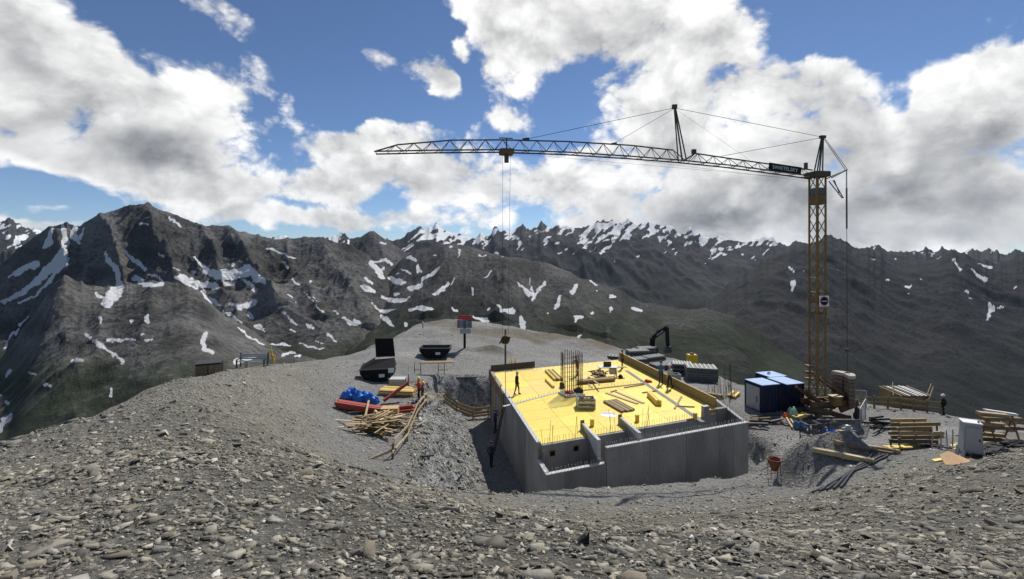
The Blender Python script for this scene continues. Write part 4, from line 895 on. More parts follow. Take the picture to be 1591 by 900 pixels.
# ------------------------------------------------------------------ people
def person(name, foot, face, label, pose='stand', top='black_cloth', legs='black_cloth', helmet='helmet_yellow', hgt=1.8, group=None, bend=0.0, walk=.12, vest=None):
    k = hgt / 1.8; root = thing(name, foot, label, 'person', group, rz=face)
    V = Vector; bx = bend
    hipz = .93; hip = V((0, 0, hipz)); lean = V((math.sin(bx), 0, math.cos(bx)))
    if pose == 'crouch': hip = V((-.12, 0, .55))
    chest = hip + lean * .42; neck = hip + lean * .58; head = neck + (lean + V((.15, 0, .1))).normalized() * .16
    seg = []          # p0, p1, r0, r1, id
    seg += [(hip + V((0, -.07, 0)), hip + V((0, .07, 0)), .125, .125, 1), (hip, hip + lean * .2, .135, .13, 0), (hip + lean * .2, chest, .135, .15, 0), (chest + V((0, -.13, .03)), chest + V((0, .13, .03)), .10, .10, 0), (chest, neck, .13, .07, 0), (neck - lean * .03, head, .055, .06, 2),
            (head - V((0, 0, .02)), head + V((.01, 0, .07)), .088, .098, 2), (head + V((.085, 0, -.01)), head + V((.105, 0, -.02)), .018, .02, 2), (head + V((0, .09, 0)), head + V((0, .1, .02)), .02, .02, 2), (head + V((0, -.09, 0)), head + V((0, -.1, .02)), .02, .02, 2), (head + V((.05, 0, -.09)), head + V((.07, 0, -.09)), .045, .035, 2)]
    for sg in (-1, 1):
        h0 = hip + V((0, .09 * sg, -.03)); sw = walk * sg
        if pose == 'crouch': kn = V((.22, .13 * sg, .48)); an = V((-.05 + sw, .13 * sg, .09))
        else: kn = V((sw * .55 + .04, .10 * sg, .50)); an = V((sw - .02, .11 * sg, .09))
        seg += [(h0, kn, .092, .062, 1), (kn, an, .062, .045, 1), (an, an + V((.15, .02 * sg, -.045)), .05, .042, 3), (an + V((-.03, 0, -.04)), an + V((.05, 0, -.045)), .045, .045, 3)]
        sh = chest + V((0, .19 * sg, .05))
        if pose == 'work': el = sh + V((.16, .05 * sg, -.22)); wr = el + V((.22, -.06 * sg, -.02))
        elif pose == 'phone' and sg > 0: el = sh + V((.08, .05, -.27)); wr = el + V((.14, -.06, .2))
        elif pose == 'climb': el = sh + V((.2, .03 * sg, .05)); wr = el + V((.14, 0, .22))
        else: el = sh + V((-.03, .07 * sg, -.28)); wr = el + V((.09, .01 * sg, -.24))
        seg += [(sh, el, .058, .045, 0), (el, wr, .045, .032, 0)]
        d = (wr - el).normalized(); sd = V((0, 1, 0)).cross(d).normalized(); pm = wr + d * .08
        seg.append((wr, pm, .032, .036, 2))
        for q in range(4):
            b0 = pm + sd * (.036 - q * .024); ln = (.07, .08, .075, .06)[q]; mid = b0 + d * ln * .55; seg += [(b0 - d * .02, mid, .0105, .010, 2), (mid, mid + (d + V((.0, -sg * .7, 0))).normalized() * ln * .45, .010, .009, 2)]
        seg.append((wr + d * .03 + sd * .03, wr + d * .07 + sd * .075, .013, .011, 2))
    bm = bmesh.new(); ids = []
    for p0, p1, r0, r1, i in seg:
        p0 = p0 * k; p1 = p1 * k; r0 *= k; r1 *= k
        d = p1 - p0; q = d.to_track_quat('Z', 'Y').to_matrix().to_4x4() if d.length > 1e-5 else Matrix.Identity(4)
        bmesh.ops.create_cone(bm, cap_ends=True, segments=10, radius1=r0, radius2=r1, depth=max(d.length, .001), matrix=Matrix.Translation((p0 + p1) / 2) @ q)
        for p, r in ((p0, r0), (p1, r1)): bmesh.ops.create_icosphere(bm, subdivisions=2, radius=r, matrix=Matrix.Translation(p))
    me = bpy.data.meshes.new('body'); bm.to_mesh(me); bm.free(); o = bpy.data.objects.new('body', me); COL.objects.link(o)
    md = o.modifiers.new('r', 'REMESH'); md.mode = 'VOXEL'; md.voxel_size = .0155; sm_ = o.modifiers.new('s', 'SMOOTH'); sm_.iterations = 3; sm_.factor = .4
    dc = o.modifiers.new('d', 'DECIMATE'); dc.ratio = .35
    dg = bpy.context.evaluated_depsgraph_get(); me2 = bpy.data.meshes.new_from_object(o.evaluated_get(dg)); bpy.data.objects.remove(o)
    me2.materials.clear()
    for m in (top, legs, 'skin', 'rubber', vest or top): me2.materials.append(MATS[m])
    A = np.array([(list(s[0] * k), list(s[1] * k), (s[2] * k, s[3] * k, s[4])) for s in seg], float)
    ce = np.empty(len(me2.polygons) * 3); me2.polygons.foreach_get('center', ce); ce = ce.reshape(-1, 3); best = np.full(len(ce), 9e9); idx = np.zeros(len(ce), int)
    for (p, q, w) in A:
        e = q - p; l2 = e @ e; t = np.clip(((ce - p) @ e) / l2, 0, 1) if l2 > 1e-9 else np.zeros(len(ce)); d = np.linalg.norm(ce - p - t[:, None] * e, axis=1) - (w[0] + (w[1] - w[0]) * t)
        up = d < best; best = np.where(up, d, best); idx = np.where(up, int(w[2]), idx)
    me2.polygons.foreach_set('material_index', idx.astype(np.int32)); me2.polygons.foreach_set('use_smooth', np.ones(len(idx), bool)); me2.update()
    b = link('body', me2, root)
    hc = (head + V((.01, 0, .085))) * k
    if helmet:
        hm = MB().lathe(hc, [(.135 * k, -.01 * k), (.128 * k, .01 * k), (.122 * k, .06 * k), (.09 * k, .11 * k), (.04 * k, .135 * k), (.001, .14 * k)], 14)
        hm.box(hc + V((.13 * k, 0, 0)), (.09 * k, .16 * k, .015 * k))
        me = bpy.data.meshes.new('helmet'); me.from_pydata([tuple(p) for p in hm.v], [], hm.f); link('helmet', me, root, helmet)
    else:
        hr = MB().lathe(hc - V((.02 * k, 0, .02 * k)), [(.115 * k, -.02 * k), (.118 * k, .03 * k), (.09 * k, .085 * k), (.04 * k, .11 * k), (.001, .115 * k)], 12)
        me = bpy.data.meshes.new('hair'); me.from_pydata([tuple(p) for p in hr.v], [], hr.f); link('hair', me, root, 'hair')
    return root
ZF = ZS + .005
def sp(px, py): return S(px, py, ZF)
person('person', sp(803, 613), R(-20), 'person in black with yellow helmet standing alone on the left of the yellow slab', 'stand', hgt=1.75, walk=.16)
person('person', sp(967, 573), R(200), 'person in orange brown top standing at the back edge of the yellow slab', 'work', top='brown_cloth', helmet=None, hgt=1.76)
person('person', sp(1027, 596), R(250), 'person in blue shirt and dark trousers beside the olive edge board', 'work', top='blue_cloth', legs='navy_cloth', helmet=None, hgt=1.9)
person('person', sp(1041, 603), R(120), 'person in pale grey shirt and pale helmet beside the edge board', 'stand', top='grey_cloth', legs='black_cloth', helmet='helmet_white', hgt=1.9)
person('person', sp(897, 584), R(200), 'person in brown work clothes bending behind the rebar cage', 'work', top='brown_cloth', legs='brown_cloth', helmet=None, hgt=1.8, bend=.2)
person('person', GD(651, 33.6), R(210), 'person in red jacket with yellow helmet beside the timber guard rail', 'work', top='red_cloth', helmet='helmet_yellow', hgt=1.75)
person('person', GD(656.5, 34.2), R(20), 'person with yellow helmet and dark clothes just behind the person in red', 'stand', top='brown_cloth', helmet='helmet_yellow', hgt=1.75)
pt = G(763, 726, 28); person('person', pt, R(60), 'person in dark clothes standing on the trench floor beside the concrete wall', 'stand', top='navy_cloth', helmet=None, hgt=1.8)
person('person', GD(1466, 38.4), R(170), 'small distant person in black with white helmet at the end of the yard fence', 'stand', helmet='helmet_white', hgt=1.75)
# ladder and climber in the trench
lb = G(768, 700, 28); lt = B(-.12, 10.8, ZS - .6)
ld = thing('ladder', lb, 'dark ladder leaning from the trench floor against the concrete wall', 'ladder'); sd = Vector((E2[0], E2[1], 0)) * .22
for sg in (-1, 1): MB().beam(lb + sd * sg, lt + sd * sg, .05, .08).build('stile', 'dark_steel', ld)
for k in range(10): MB().tube((lb.lerp(lt, (k + .5) / 10)) - sd, (lb.lerp(lt, (k + .5) / 10)) + sd, .018, 6).build('rung', 'dark_steel', ld)
cl = lb.lerp(lt, .42); person('person', cl + Vector((-.25, -.1, -.05)), R(20), 'person in dark clothes climbing the ladder out of the trench', 'climb', top='navy_cloth', helmet=None, hgt=1.75)

# ------------------------------------------------------------------ timber and gear on the slab
def plank(name, p, q, w, h, m, label, cat='plank', group=None): return single(name, MB().beam(p, q, w, h), m, label, cat, group, bevel=.004)
def up(v, z): return Vector((v[0], v[1], v[2] + z))
def bundle(name, p, q, w, h, nx, nz, m, label, cat, m2=None):
    """beams stacked side by side: each beam a part"""
    t = thing(name, p, label, cat); d = (q - p).normalized(); n = Vector((0, 0, 1)).cross(d).normalized()
    for i in range(nx):
        for j in range(nz):
            o = n * ((i - (nx - 1) / 2) * w * 1.06) + Vector((0, 0, h * (j + .5) * 1.02)); e = d * random.uniform(-.06, .06)
            MB().beam(p + o + e, q + o + e, w * .92, h * .96).build('beam', m if (i + j) % 2 == 0 or not m2 else m2, t, bevel=.006)
    return t
bundle('beam_bundle', S(853, 577), S(868, 592), .19, .2, 4, 1, 'yellow_beam', 'flat bundle of yellow formwork beams left of the rebar cage', 'beams', 'timber_dark')
bundle('beam_bundle', S(848, 591), S(860, 603), .2, .2, 1, 1, 'yellow_beam', 'single thick yellow beam lying beside the flat yellow beam bundle', 'beam')
bundle('beam_bundle', S(1009, 616), S(1024, 631), .19, .2, 2, 2, 'yellow_beam', 'squat stack of yellow beams near the right slab joint', 'beams')
bundle('beam_bundle', S(947, 624), S(976, 640), .16, .14, 7, 1, 'timber_dark', 'row of dark timber beams laid side by side on the yellow slab', 'beams', 'timber')
bundle('beam_bundle', S(897, 597), S(953, 592), .22, .16, 2, 2, 'timber_dark', 'stack of long brown beams beside the saw bench', 'beams', 'timber')
for i, (a, b, m) in enumerate([((957, 609), (1000, 627), 'timber_pale'), ((942, 611), (991, 628), 'timber_pale'), ((949, 610), (958, 607), 'timber_dark'), ((970, 603), (1001, 598), 'timber_dark'), ((998, 611), (1020, 608), 'timber_dark'), ((914, 586), (932, 607), 'timber_pale'), ((906, 590), (920, 603), 'timber_pale'), ((905, 657), (917, 674), 'timber_pale'), ((1052, 632), (1079, 633), 'timber_dark'), ((1048, 636), (1059, 617), 'timber'), ((1067, 653), (1079, 651), 'timber_dark')]):
    lab = ['longest pale plank lying slantwise on the yellow slab', 'pale plank lying beside the longest pale plank', 'short dark offcut at the end of the pale plank', 'dark batten lying along the slab joint', 'short dark batten lying right of the row of dark beams', 'thin lath leaning over the brown beam stack', 'short pale lath beside the brown beam stack', 'pale batten lying on the slab behind the front cross wall', 'dark plank lying near the slab joint by the doorway', 'brown stick crossing the right slab joint', 'dark batten beside the small yellow block'][i]
    z0 = .45 if i in (5,) else .04
    plank('plank', up(S(*a), .04), up(S(*b), z0), .26 if i < 2 else .12, .05, m, lab)
for (px, py, lab) in ((920, 662, 'small upright timber block on the cross wall end'), (990, 655, 'small yellow upright block beside the starter bars'), (1080, 652, 'small yellow upright block near the doorway pier')):
    single('timber_block', MB().box(up(S(px, py), .22), (.22, .18, .44), .3), 'yellow_beam', lab, 'block', bevel=.01)
# mesh crate of fittings
cp_ = S(910, 633); cr = thing('crate', cp_, 'grey slatted crate of dark fittings in front of the rebar cage', 'crate'); rz = .02
for k in range(4): MB().box(cp_ + Vector((0, -.42, .12 + k * .17)), (1.25, .03, .13)).build('front_slat', 'timber_olive' if k % 2 else 'galvanised', cr)
for k in range(4): MB().box(cp_ + Vector((0, .42, .12 + k * .17)), (1.25, .03, .13)).build('back_slat', 'galvanised', cr)
for sg in (-1, 1):
    for k in range(4): MB().box(cp_ + Vector((.61 * sg, 0, .12 + k * .17)), (.03, .80, .13)).build('side_slat', 'galvanised', cr)
    for s2 in (-1, 1): MB().box(cp_ + Vector((.6 * sg, .41 * s2, .36)), (.07, .07, .72)).build('corner_post', 'grey_steel', cr)
MB().box(cp_ + Vector((0, 0, .1)), (1.2, .8, .06)).build('base', 'timber_dark', cr)
mb = MB()
for i in range(22): mb.box(cp_ + Vector((random.uniform(-.5, .5), random.uniform(-.33, .33), random.uniform(.5, .66))), (.2, .07, .07), random.uniform(0, 3))
o = mb.build('fittings', 'dark_steel', cr); o['kind'] = 'stuff'
def lumpy(name, c, rx, ry, rz_, m, label, cat, seed, n=3, parent=None, group=None):
    bm = bmesh.new(); bmesh.ops.create_icosphere(bm, subdivisions=n, radius=1); r_ = np.random.default_rng(seed); off = r_.uniform(0, 50, 3)
    from mathutils import noise as mn
    for v in bm.verts:
        k = 1 + .38 * mn.fractal(v.co * 1.7 + Vector(off), .9, 2, 4); f = .16 * abs(mn.noise(v.co * 4 + Vector(off)))
        v.co = Vector((v.co.x * rx * (k - f), v.co.y * ry * (k - f), max(v.co.z * rz_ * (k - f), -.25 * rz_)))
    me = bpy.data.meshes.new(name); bm.to_mesh(me); bm.free(); o = link(name, me, parent, m); o.location = Vector(c) + Vector((0, 0, .2 * rz_))
    return tag(o, label, cat, group) if label else o
lumpy('tool_bag', S(885, 614), .42, .25, .26, 'red_cloth', 'bright red bundle lying at the foot of the rebar cage', 'bundle', 4)
lumpy('tool_bag', S(899, 612), .38, .28, .42, 'black_cloth', 'black bag slumped beside the red bundle', 'bag', 5)
lumpy('tool_bag', S(873, 603), .22, .2, .4, 'dark_steel', 'small dark canister standing inside the foot of the rebar cage', 'canister', 6)
lumpy('tool_bag', S(1007, 594), .32, .22, .2, 'red_cloth', 'small red bundle beside the long right slab joint', 'bundle', 7)
lumpy('tool_bag', S(964, 588), .2, .18, .28, 'black_cloth', 'small black pouch lying right of the saw bench', 'pouch', 8)
pp = [S(935, 640), S(958, 643), S(957, 649), S(934, 647)]
sh = thing('plan_sheet', pp[0], 'white drawing sheet spread flat on the yellow slab', 'paper')
MB().prism(pp, ZS + .006, ZS + .012).build('sheet', 'paper', sh); MB().prism([pp[0].lerp(pp[3], .05), pp[1].lerp(pp[2], .05), pp[1].lerp(pp[2], .3), pp[0].lerp(pp[3], .45)], ZS + .0125, ZS + .015).build('printed_panel', 'lilac', sh)
# saw bench
sb = S(944, 585); bn = thing('saw_bench', sb, 'site saw bench with pale top and cluttered legs at the back of the slab', 'bench')
MB().box(sb + Vector((0, 0, .85)), (1.7, .8, .07)).build('table_top', 'galvanised', bn, bevel=.01); MB().box(sb + Vector((1.2, 0, .85)), (1.0, .35, .05)).build('extension_rail', 'timber_pale', bn)
for a in (-1, 1):
    for b in (-1, 1): MB().beam(sb + Vector((.75 * a, .32 * b, 0)), sb + Vector((.7 * a, .3 * b, .82)), .08, .08).build('leg', 'grey_steel', bn)
MB().box(sb + Vector((.45, 0, .48)), (.6, .5, .5)).build('motor_housing', 'galvanised', bn, bevel=.03); MB().box(sb + Vector((0, .1, 1.1)), (.7, .12, .42)).build('blade_guard', 'dark_steel', bn, bevel=.03)
t = thing('offcut_heap', S(932, 588), 'tangled heap of brown timber offcuts left of the saw bench', 'offcuts'); q0 = S(931, 588)
for i in range(22):
    a = random.uniform(0, 3.14); d = Vector((math.cos(a), math.sin(a), random.uniform(-.25, .35))) * random.uniform(.3, .7); c = q0 + Vector((random.gauss(0, .3), random.gauss(0, .22), random.uniform(.2, .65)))
    MB().beam(c - d, c + d, .1, .05).build('offcut', random.choice(['timber_dark', 'timber', 'timber_olive']), t)

# ------------------------------------------------------------------ yard left of the trench
def skip(name, c, L_, W_, H_, label, rz, lid=False):
    t = thing(name, c, label, 'skip', rz=0); M3 = Matrix.Rotation(rz, 3, 'Z')
    def w(x, y, z): return Vector(c) + M3 @ Vector((x, y, z))
    def hull(x0, x1, y0, y1, z0, k, th=0): return
    b, tpx = L_ * .30, L_ * .5
    P = lambda s, z: [w(-s, -W_ / 2, z), w(s, -W_ / 2, z), w(s, W_ / 2, z), w(-s, W_ / 2, z)]
    lo = P(b, .12); mid = P(tpx, H_ * .72); hi = P(tpx, H_)
    q = lo + mid + hi; f = [(3, 2, 1, 0)]
    for r_ in (0, 4):
        for i in range(4): j = (i + 1) % 4; f.append((r_ + i, r_ + j, r_ + 4 + j, r_ + 4 + i))
    MB().add(q, f).build('hull', 'black_steel', t)
    inn = [p.lerp(Vector(c) + Vector((0, 0, p.z - c.z)), .06) for p in q]; MB().add([p + Vector((0, 0, .04)) for p in inn[:4]] + [p for p in inn[4:]], [tuple(reversed(x)) for x in f]).build('lining', 'dark_steel', t)
    for s in (-1, 1):
        MB().beam(w(-tpx, W_ / 2 * s, H_ + .02), w(tpx, W_ / 2 * s, H_ + .02), .12, .10).build('rim', 'dark_steel', t); MB().beam(w(tpx * s, -W_ / 2, H_ + .02), w(tpx * s, W_ / 2, H_ + .02), .12, .10).build('rim', 'dark_steel', t)
        MB().beam(w(-b * .9, W_ * .3 * s, .06), w(b * .9, W_ * .3 * s, .06), .14, .12).build('skid', 'dark_steel', t)
        MB().tube(w(tpx * .62 * s, -W_ / 2 - .12, H_ * .62), w(tpx * .62 * s, -W_ / 2, H_ * .62), .06, 8).build('lifting_lug', 'dark_steel', t)
    for k in range(4): MB().beam(w(-tpx * .75 + k * tpx * .5, -W_ / 2 - .02, H_ * .25), w(-tpx * .75 + k * tpx * .5, -W_ / 2 - .02, H_ * .95), .06, .05).build('rib', 'black_steel', t)
    pl = MB().beam(w(L_ * .04, -W_ / 2 - .06, H_ * .55), w(L_ * .2, -W_ / 2 - .06, H_ * .55), .02, H_ * .24).build('label_plate', 'white_paint', t)
    if lid:
        A = [w(-tpx, -W_ / 2, H_ + .05), w(tpx, -W_ / 2, H_ + .05), w(tpx, W_ / 2, H_ + .05), w(-tpx, W_ / 2, H_ + .05)]
        rdg = [w(-tpx * .05, -W_ * .1, H_ + .75), w(tpx * .4, W_ * .42, H_ + .75)]
        MB().add([A[0], A[1], A[3], w(-tpx * .2, -W_ * .05, H_ + .7), w(tpx * .9, W_ * .1, H_ + .7), w(-tpx * .2, W_ * .45, H_ + .7)], [(0, 1, 4, 3), (0, 3, 5, 2)]).build('sloping_cover', 'black_steel', t)
        MB().add([A[1], A[2], w(tpx * .9, W_ * .45, H_ + .7), w(tpx * .9, W_ * .1, H_ + .7)], [(0, 1, 2, 3)]).build('sloping_cover', 'black_steel', t)
        MB().beam(w(-tpx * .2, W_ * .45, H_ + .72), w(tpx * .95, W_ * .45, H_ + .72), .08, .08).build('hinge_bar', 'dark_steel', t)
        l = MB().add([w(-tpx * .2, W_ * .47, H_ + .72), w(tpx * .95, W_ * .47, H_ + .72), w(tpx * .82, W_ * .62, H_ + 2.25), w(-tpx * .28, W_ * .62, H_ + 2.3), w(-tpx * .2, W_ * .51, H_ + .72), w(tpx * .95, W_ * .51, H_ + .72), w(tpx * .82, W_ * .66, H_ + 2.25), w(-tpx * .28, W_ * .66, H_ + 2.3)],
                     [(0, 1, 2, 3), (7, 6, 5, 4), (0, 4, 5, 1), (1, 5, 6, 2), (2, 6, 7, 3), (3, 7, 4, 0)]).build('raised_lid', 'black_steel', t)
        MB().box(w(tpx * .78, -W_ * .53, H_ * .9), (.5, .02, .4), rz).build('label_plate', 'white_paint', t)
    return t
skip('closed_skip', GD(588, 39.5), 2.9, 1.9, 1.15, 'black covered skip with its lid standing open', R(12), True)
skip('open_skip', GD(677, 50.5), 3.3, 1.8, 1.15, 'black open skip with white plate below the signpost', 0)
# direction sign
sg0 = GD(722, 54.0); sgn = thing('signpost', sg0, 'tall signpost with red and dark blue panels on the mound', 'sign')
MB().beam(sg0 - Vector((0, 0, .3)), sg0 + Vector((0, 0, 3.2)), .28, .16, up=(0, 1, 0)).build('post', 'black_steel', sgn)
MB().box(sg0 + Vector((.1, -.12, 2.05)), (1.3, .05, .62)).build('map_panel', 'sign_grey', sgn)
for k in range(4):
    e = MB().box(sg0 + Vector((0, -.13, 2.55 + k * .235)), (1.75, .06, .2)).build('direction_panel', 'sign_blue', sgn); MB().box(sg0 + Vector((-.1, -.165, 2.55 + k * .235)), (1.1, .01, .05)).build('pale_line', 'sign_grey', e)
for k in range(2): MB().box(sg0 + Vector((.02, -.13, 3.52 + k * .26)), (1.7 - .1 * k, .06, .23)).build('direction_panel', 'sign_red', sgn)
# heap of earth beside the sign and small pole
pl = GD(657, 71); p_ = thing('marker_post', pl, 'small pale topped marker post on the mound skyline', 'post'); MB().tube(pl, pl + Vector((0, 0, .8)), .07, 8).build('shaft', 'dark_steel', p_); MB().tube(pl + Vector((0, 0, .8)), pl + Vector((0, 0, 1.05)), .11, 8).build('cap', 'white_paint', p_)
# bunker box, bench, grey post and summit marker on the left ridge
bx0 = GD(326, 35.2); bxt = thing('storage_box', bx0, 'dark brown cabinet like storage box on the left ridge', 'box', rz=R(25)); bxl = bxt.location.copy(); bxt.location = (0, 0, 0)
MB().box((0, 0, .65), (1.6, 1.5, 1.3)).build('body', 'black_steel', bxt, bevel=.02); MB().box((0, 0, 1.34), (1.72, 1.62, .07)).build('lid', 'dark_steel', bxt, bevel=.015)
for a in (-.42, .42): d = MB().box((a, -.765, .66), (.78, .03, 1.15)).build('door', 'timber_dark', bxt); MB().box((a * .3, -.79, .7), (.03, .03, .2)).build('handle', 'grey_steel', d)
MB().tube((.72, .7, 1.35), (.72, .7, 1.62), .025, 6).build('vent_pipe', 'grey_steel', bxt); bxt.location = bxl - Vector((0, 0, .12))
be = GD(391, 35.6); bt_ = thing('park_bench', be, 'grey slatted bench on the left ridge beside the storage box', 'bench')
for k in range(3): MB().box(be + Vector((0, -.12 + k * .16, .46)), (2.15, .13, .045)).build('seat_slat', 'grey_steel', bt_)
for k in range(3): MB().box(be + Vector((0, .30 + k * .03, .62 + k * .14)), (2.15, .04, .11)).build('back_slat', 'grey_steel', bt_)
for s in (-1, 1):
    MB().beam(be + Vector((1.08 * s, -.2, -.05)), be + Vector((1.08 * s, -.16, .6)), .09, .09).build('leg', 'dark_steel', bt_); MB().beam(be + Vector((1.08 * s, .34, -.05)), be + Vector((1.08 * s, .42, 1.05)), .09, .09).build('leg', 'dark_steel', bt_); MB().beam(be + Vector((1.08 * s, -.2, .6)), be + Vector((1.08 * s, .38, .64)), .09, .06).build('armrest', 'dark_steel', bt_)
gp = GD(383.5, 34.8); g_ = thing('waste_bin', gp, 'small grey waste bin post in front of the ridge bench', 'bin'); MB().tube(gp - Vector((0, 0, .1)), gp + Vector((0, 0, .5)), .14, 10).build('body', 'grey_steel', g_); MB().tube(gp + Vector((0, 0, .5)), gp + Vector((0, 0, .56)), .16, 10).build('lid', 'galvanised', g_)
mk = GD(426.5, 36.2); m_ = thing('survey_marker', mk, 'leaning yellow survey marker with cross arms on the left ridge', 'marker')
MB().tube(mk - Vector((0, 0, .1)), mk + Vector((-.28, 0, 1.5)), .03, 6).build('pole', 'marker_yellow', m_); MB().beam(mk + Vector((-.42, 0, .78)), mk + Vector((.1, 0, .66)), .05, .09).build('cross_arm', 'marker_yellow', m_); MB().beam(mk + Vector((-.26, -.02, 1.0)), mk + Vector((-.02, -.02, .3)), .05, .14).build('stripe_board', 'marker_yellow', m_); MB().tube(mk + Vector((-.28, 0, 1.5)), mk + Vector((-.36, 0, 1.85)), .02, 6).build('tip', 'dark_steel', m_)
# timber guard rail along the trench
def rail_fence(name, pts, label, ph=1.0, m='timber_pale', pm='timber_dark', rails=(.95, .5), rw=.14):
    pts = [Vector(p) for p in pts]; t = thing(name, pts[0], label, 'fence')
    for p in pts: MB().beam(p - Vector((0, 0, .25)), p + Vector((random.gauss(0, .03), 0, ph + .08)), .11, .11).build('post', pm, t)
    for a, b in zip(pts[:-1], pts[1:]):
        for h in rails: e = (b - a).normalized() * .2; MB().beam(a - e + Vector((.06, -.07, h + random.uniform(-.05, .05))), b + e + Vector((.06, -.07, h + random.uniform(-.05, .05))), .035, rw).build('rail', m, t)
    return t
FP = [GD(610, 23.9), GD(633, 27.2), GD(649, 30.6), GD(658, 33.2), GD(662, 35.6), GD(690, 40.4)]
rail_fence('guard_rail', FP, 'pale timber guard rail running along the trench edge beside the scrap wood', 1.0)
e0 = FP[0]; plank('plank', e0 + Vector((-.9, -1.0, .45)), e0 + Vector((.15, .2, .5)), .035, .14, 'timber_pale', 'loose pale rail end jutting past the first guard rail post')
F2 = [GD(690, 40.4), GD(709, 41.6), GD(735, 41.8), GD(759, 42.2)]
rail_fence('guard_rail', F2, 'brown board barrier between the guard rail and the slab corner', 1.0, 'timber', 'timber', (.9, .55, .25), .2)
# scrap wood pile: every plank a thing
wr_ = random.Random(5); pc_ = GD(590, 28.9)
for i in range(160):
    r_ = abs(wr_.gauss(0, .55)); a = wr_.uniform(0, 6.28); x = pc_.x + math.cos(a) * r_ * 1.75; y = pc_.y + math.sin(a) * r_ * 1.9; base = gz(x, y); hgt = max(0, .85 - .5 * r_ ** 1.2)
    an = wr_.gauss(.25, .6); L_ = wr_.uniform(.5, 1.5); d = Vector((math.cos(an), math.sin(an), wr_.uniform(-.18, .18))) * L_ / 2 * wr_.choice((1, 1, 1.3)); c = Vector((x, y, base + .08 + hgt * wr_.uniform(.3, 1.05)))
    if c.z - abs(d.z) < base + .02: c.z = base + abs(d.z) + .03
    single('scrap_plank', MB().beam(c - d, c + d, wr_.uniform(.07, .16), wr_.uniform(.025, .06)), wr_.choice(['timber_pale', 'timber', 'timber', 'timber_pale', 'timber_olive', 'timber_dark']), 'scrap timber plank in the loose pile beside the guard rail', 'plank', 'planks in the scrap wood pile')
for a, b, m, lab in (((562, 676), (573, 640), 'timber_pale', 'long pale plank standing out across the scrap wood pile'), ((572, 666), (597, 681), 'yellow_beam', 'yellow batten lying on the front of the scrap pile'), ((541, 643), (600, 640), 'galvanised', 'thin grey lath lying behind the scrap pile'), ((593, 672), (634, 671), 'timber_pale', 'pale plank lying along the front of the scrap pile')):
    plank('plank', G(*a, 24, .08), G(*b, 24, .75 if a[1] == 676 else .12), .13, .05, m, lab)
# red beams, plywood box, blue sheeting, steel rack and spare timber
rp0, rp1 = GD(524, 31.4), GD(598, 31.4); rp2, rp3 = GD(600, 31.5), GD(646, 31.7)
for i in range(3):
    for j in range(2): plank('steel_beam', up(rp0, .1 + j * .2) + Vector((random.uniform(-.15, .15), (i - 1) * .24, 0)), up(rp1, .1 + j * .2) + Vector((random.uniform(-.1, .2), (i - 1) * .24, 0)), .2, .18, 'red_paint', 'long rust red steel beam stacked in front of the blue sheeting', 'beam', 'red beams by the blue sheeting')
for i in range(3): plank('steel_beam', up(rp2, .1 + (i == 1) * .19) + Vector((0, (i - 1) * .25, 0)), up(rp3, .1 + (i == 1) * .19) + Vector((random.uniform(-.3, .1), (i - 1) * .25, 0)), .2, .18, 'red_paint', 'short rust red steel beam at the plywood box', 'beam', 'red beams right of the plywood box')
single('plywood_box', MB().box(GD(607, 31.0) + Vector((0, -.2, .38)), (1.15, .7, .5), .08), 'plywood', 'pale plywood box lying across the red beams', 'box', bevel=.01)
plank('steel_beam', GD(596, 33.0, .2), GD(634, 34.2, 1.15), .2, .2, 'red_paint', 'single rust red beam propped up slantwise behind the plywood box', 'beam')
for i, (px, D, a) in enumerate([(538, 33.2, .62), (548, 33.6, .75), (557, 33.2, .68), (566, 33.4, .62), (575, 33.2, .6), (582, 33.0, .5)]):
    lumpy('blue_sheeting', GD(px, D), a * .7, a * .6, a * .85, 'blue_tarp', 'crumpled bag of bright blue sheeting behind the red beams', 'sheeting', 30 + i, 3, None, 'blue sheeting bags')
rk = GD(619, 37.0); r_ = thing('steel_rack', rk, 'grey steel rack of stacked sheets beside the covered skip', 'rack')
for k in range(6): MB().box(rk + Vector((0, 0, .12 + k * .13)), (1.35, .85, .10)).build('sheet', 'galvanised', r_, bevel=.006)
for a in (-1, 1):
    for b in (-1, 1): MB().box(rk + Vector((.72 * a, .46 * b, .5)), (.06, .06, 1.0)).build('post', 'dark_steel', r_)
bundle('timber_stack', GD(593, 35.3), GD(645, 35.0), .3, .12, 4, 3, 'timber', 'low stack of yellowish timbers behind the propped red beam', 'timber', 'yellow_beam')
tt = GD(668, 43.5); tr_ = thing('trestle_table', tt, 'two steel trestles carrying long pale planks in the yard', 'trestle')
for s in (-1.2, 1.1):
    for a in (-.3, .3): MB().beam(tt + Vector((s + a, 0, -.1)), tt + Vector((s + a, 0, 1.0)), .05, .05).build('trestle_leg', 'dark_steel', tr_)
    MB().beam(tt + Vector((s - .35, 0, .35)), tt + Vector((s + .35, 0, .35)), .05, .05).build('trestle_brace', 'dark_steel', tr_)
for k in range(4): MB().beam(tt + Vector((-1.0 + .2 * k, -.2 + k * .15, 1.04 + .05 * (k % 2))), tt + Vector((2.4 - .1 * k, -.2 + k * .15, 1.1 + .05 * (k % 2))), .13, .06).build('plank', 'timber_pale' if k % 2 else 'timber', tr_)
for i, (px, D, L_, a) in enumerate([(655, 25.2, 1.4, .2), (722, 44, 2.5, .1)]):
    p = GD(px, D, .08); d = Vector((math.cos(a), math.sin(a), 0)) * L_ / 2; plank('pipe', p - d, p + d, .09, .09, 'dark_steel', ['short dark pipe lying at the top of the rock face', 'dark rail lying behind the board barrier'][i], 'pipe')
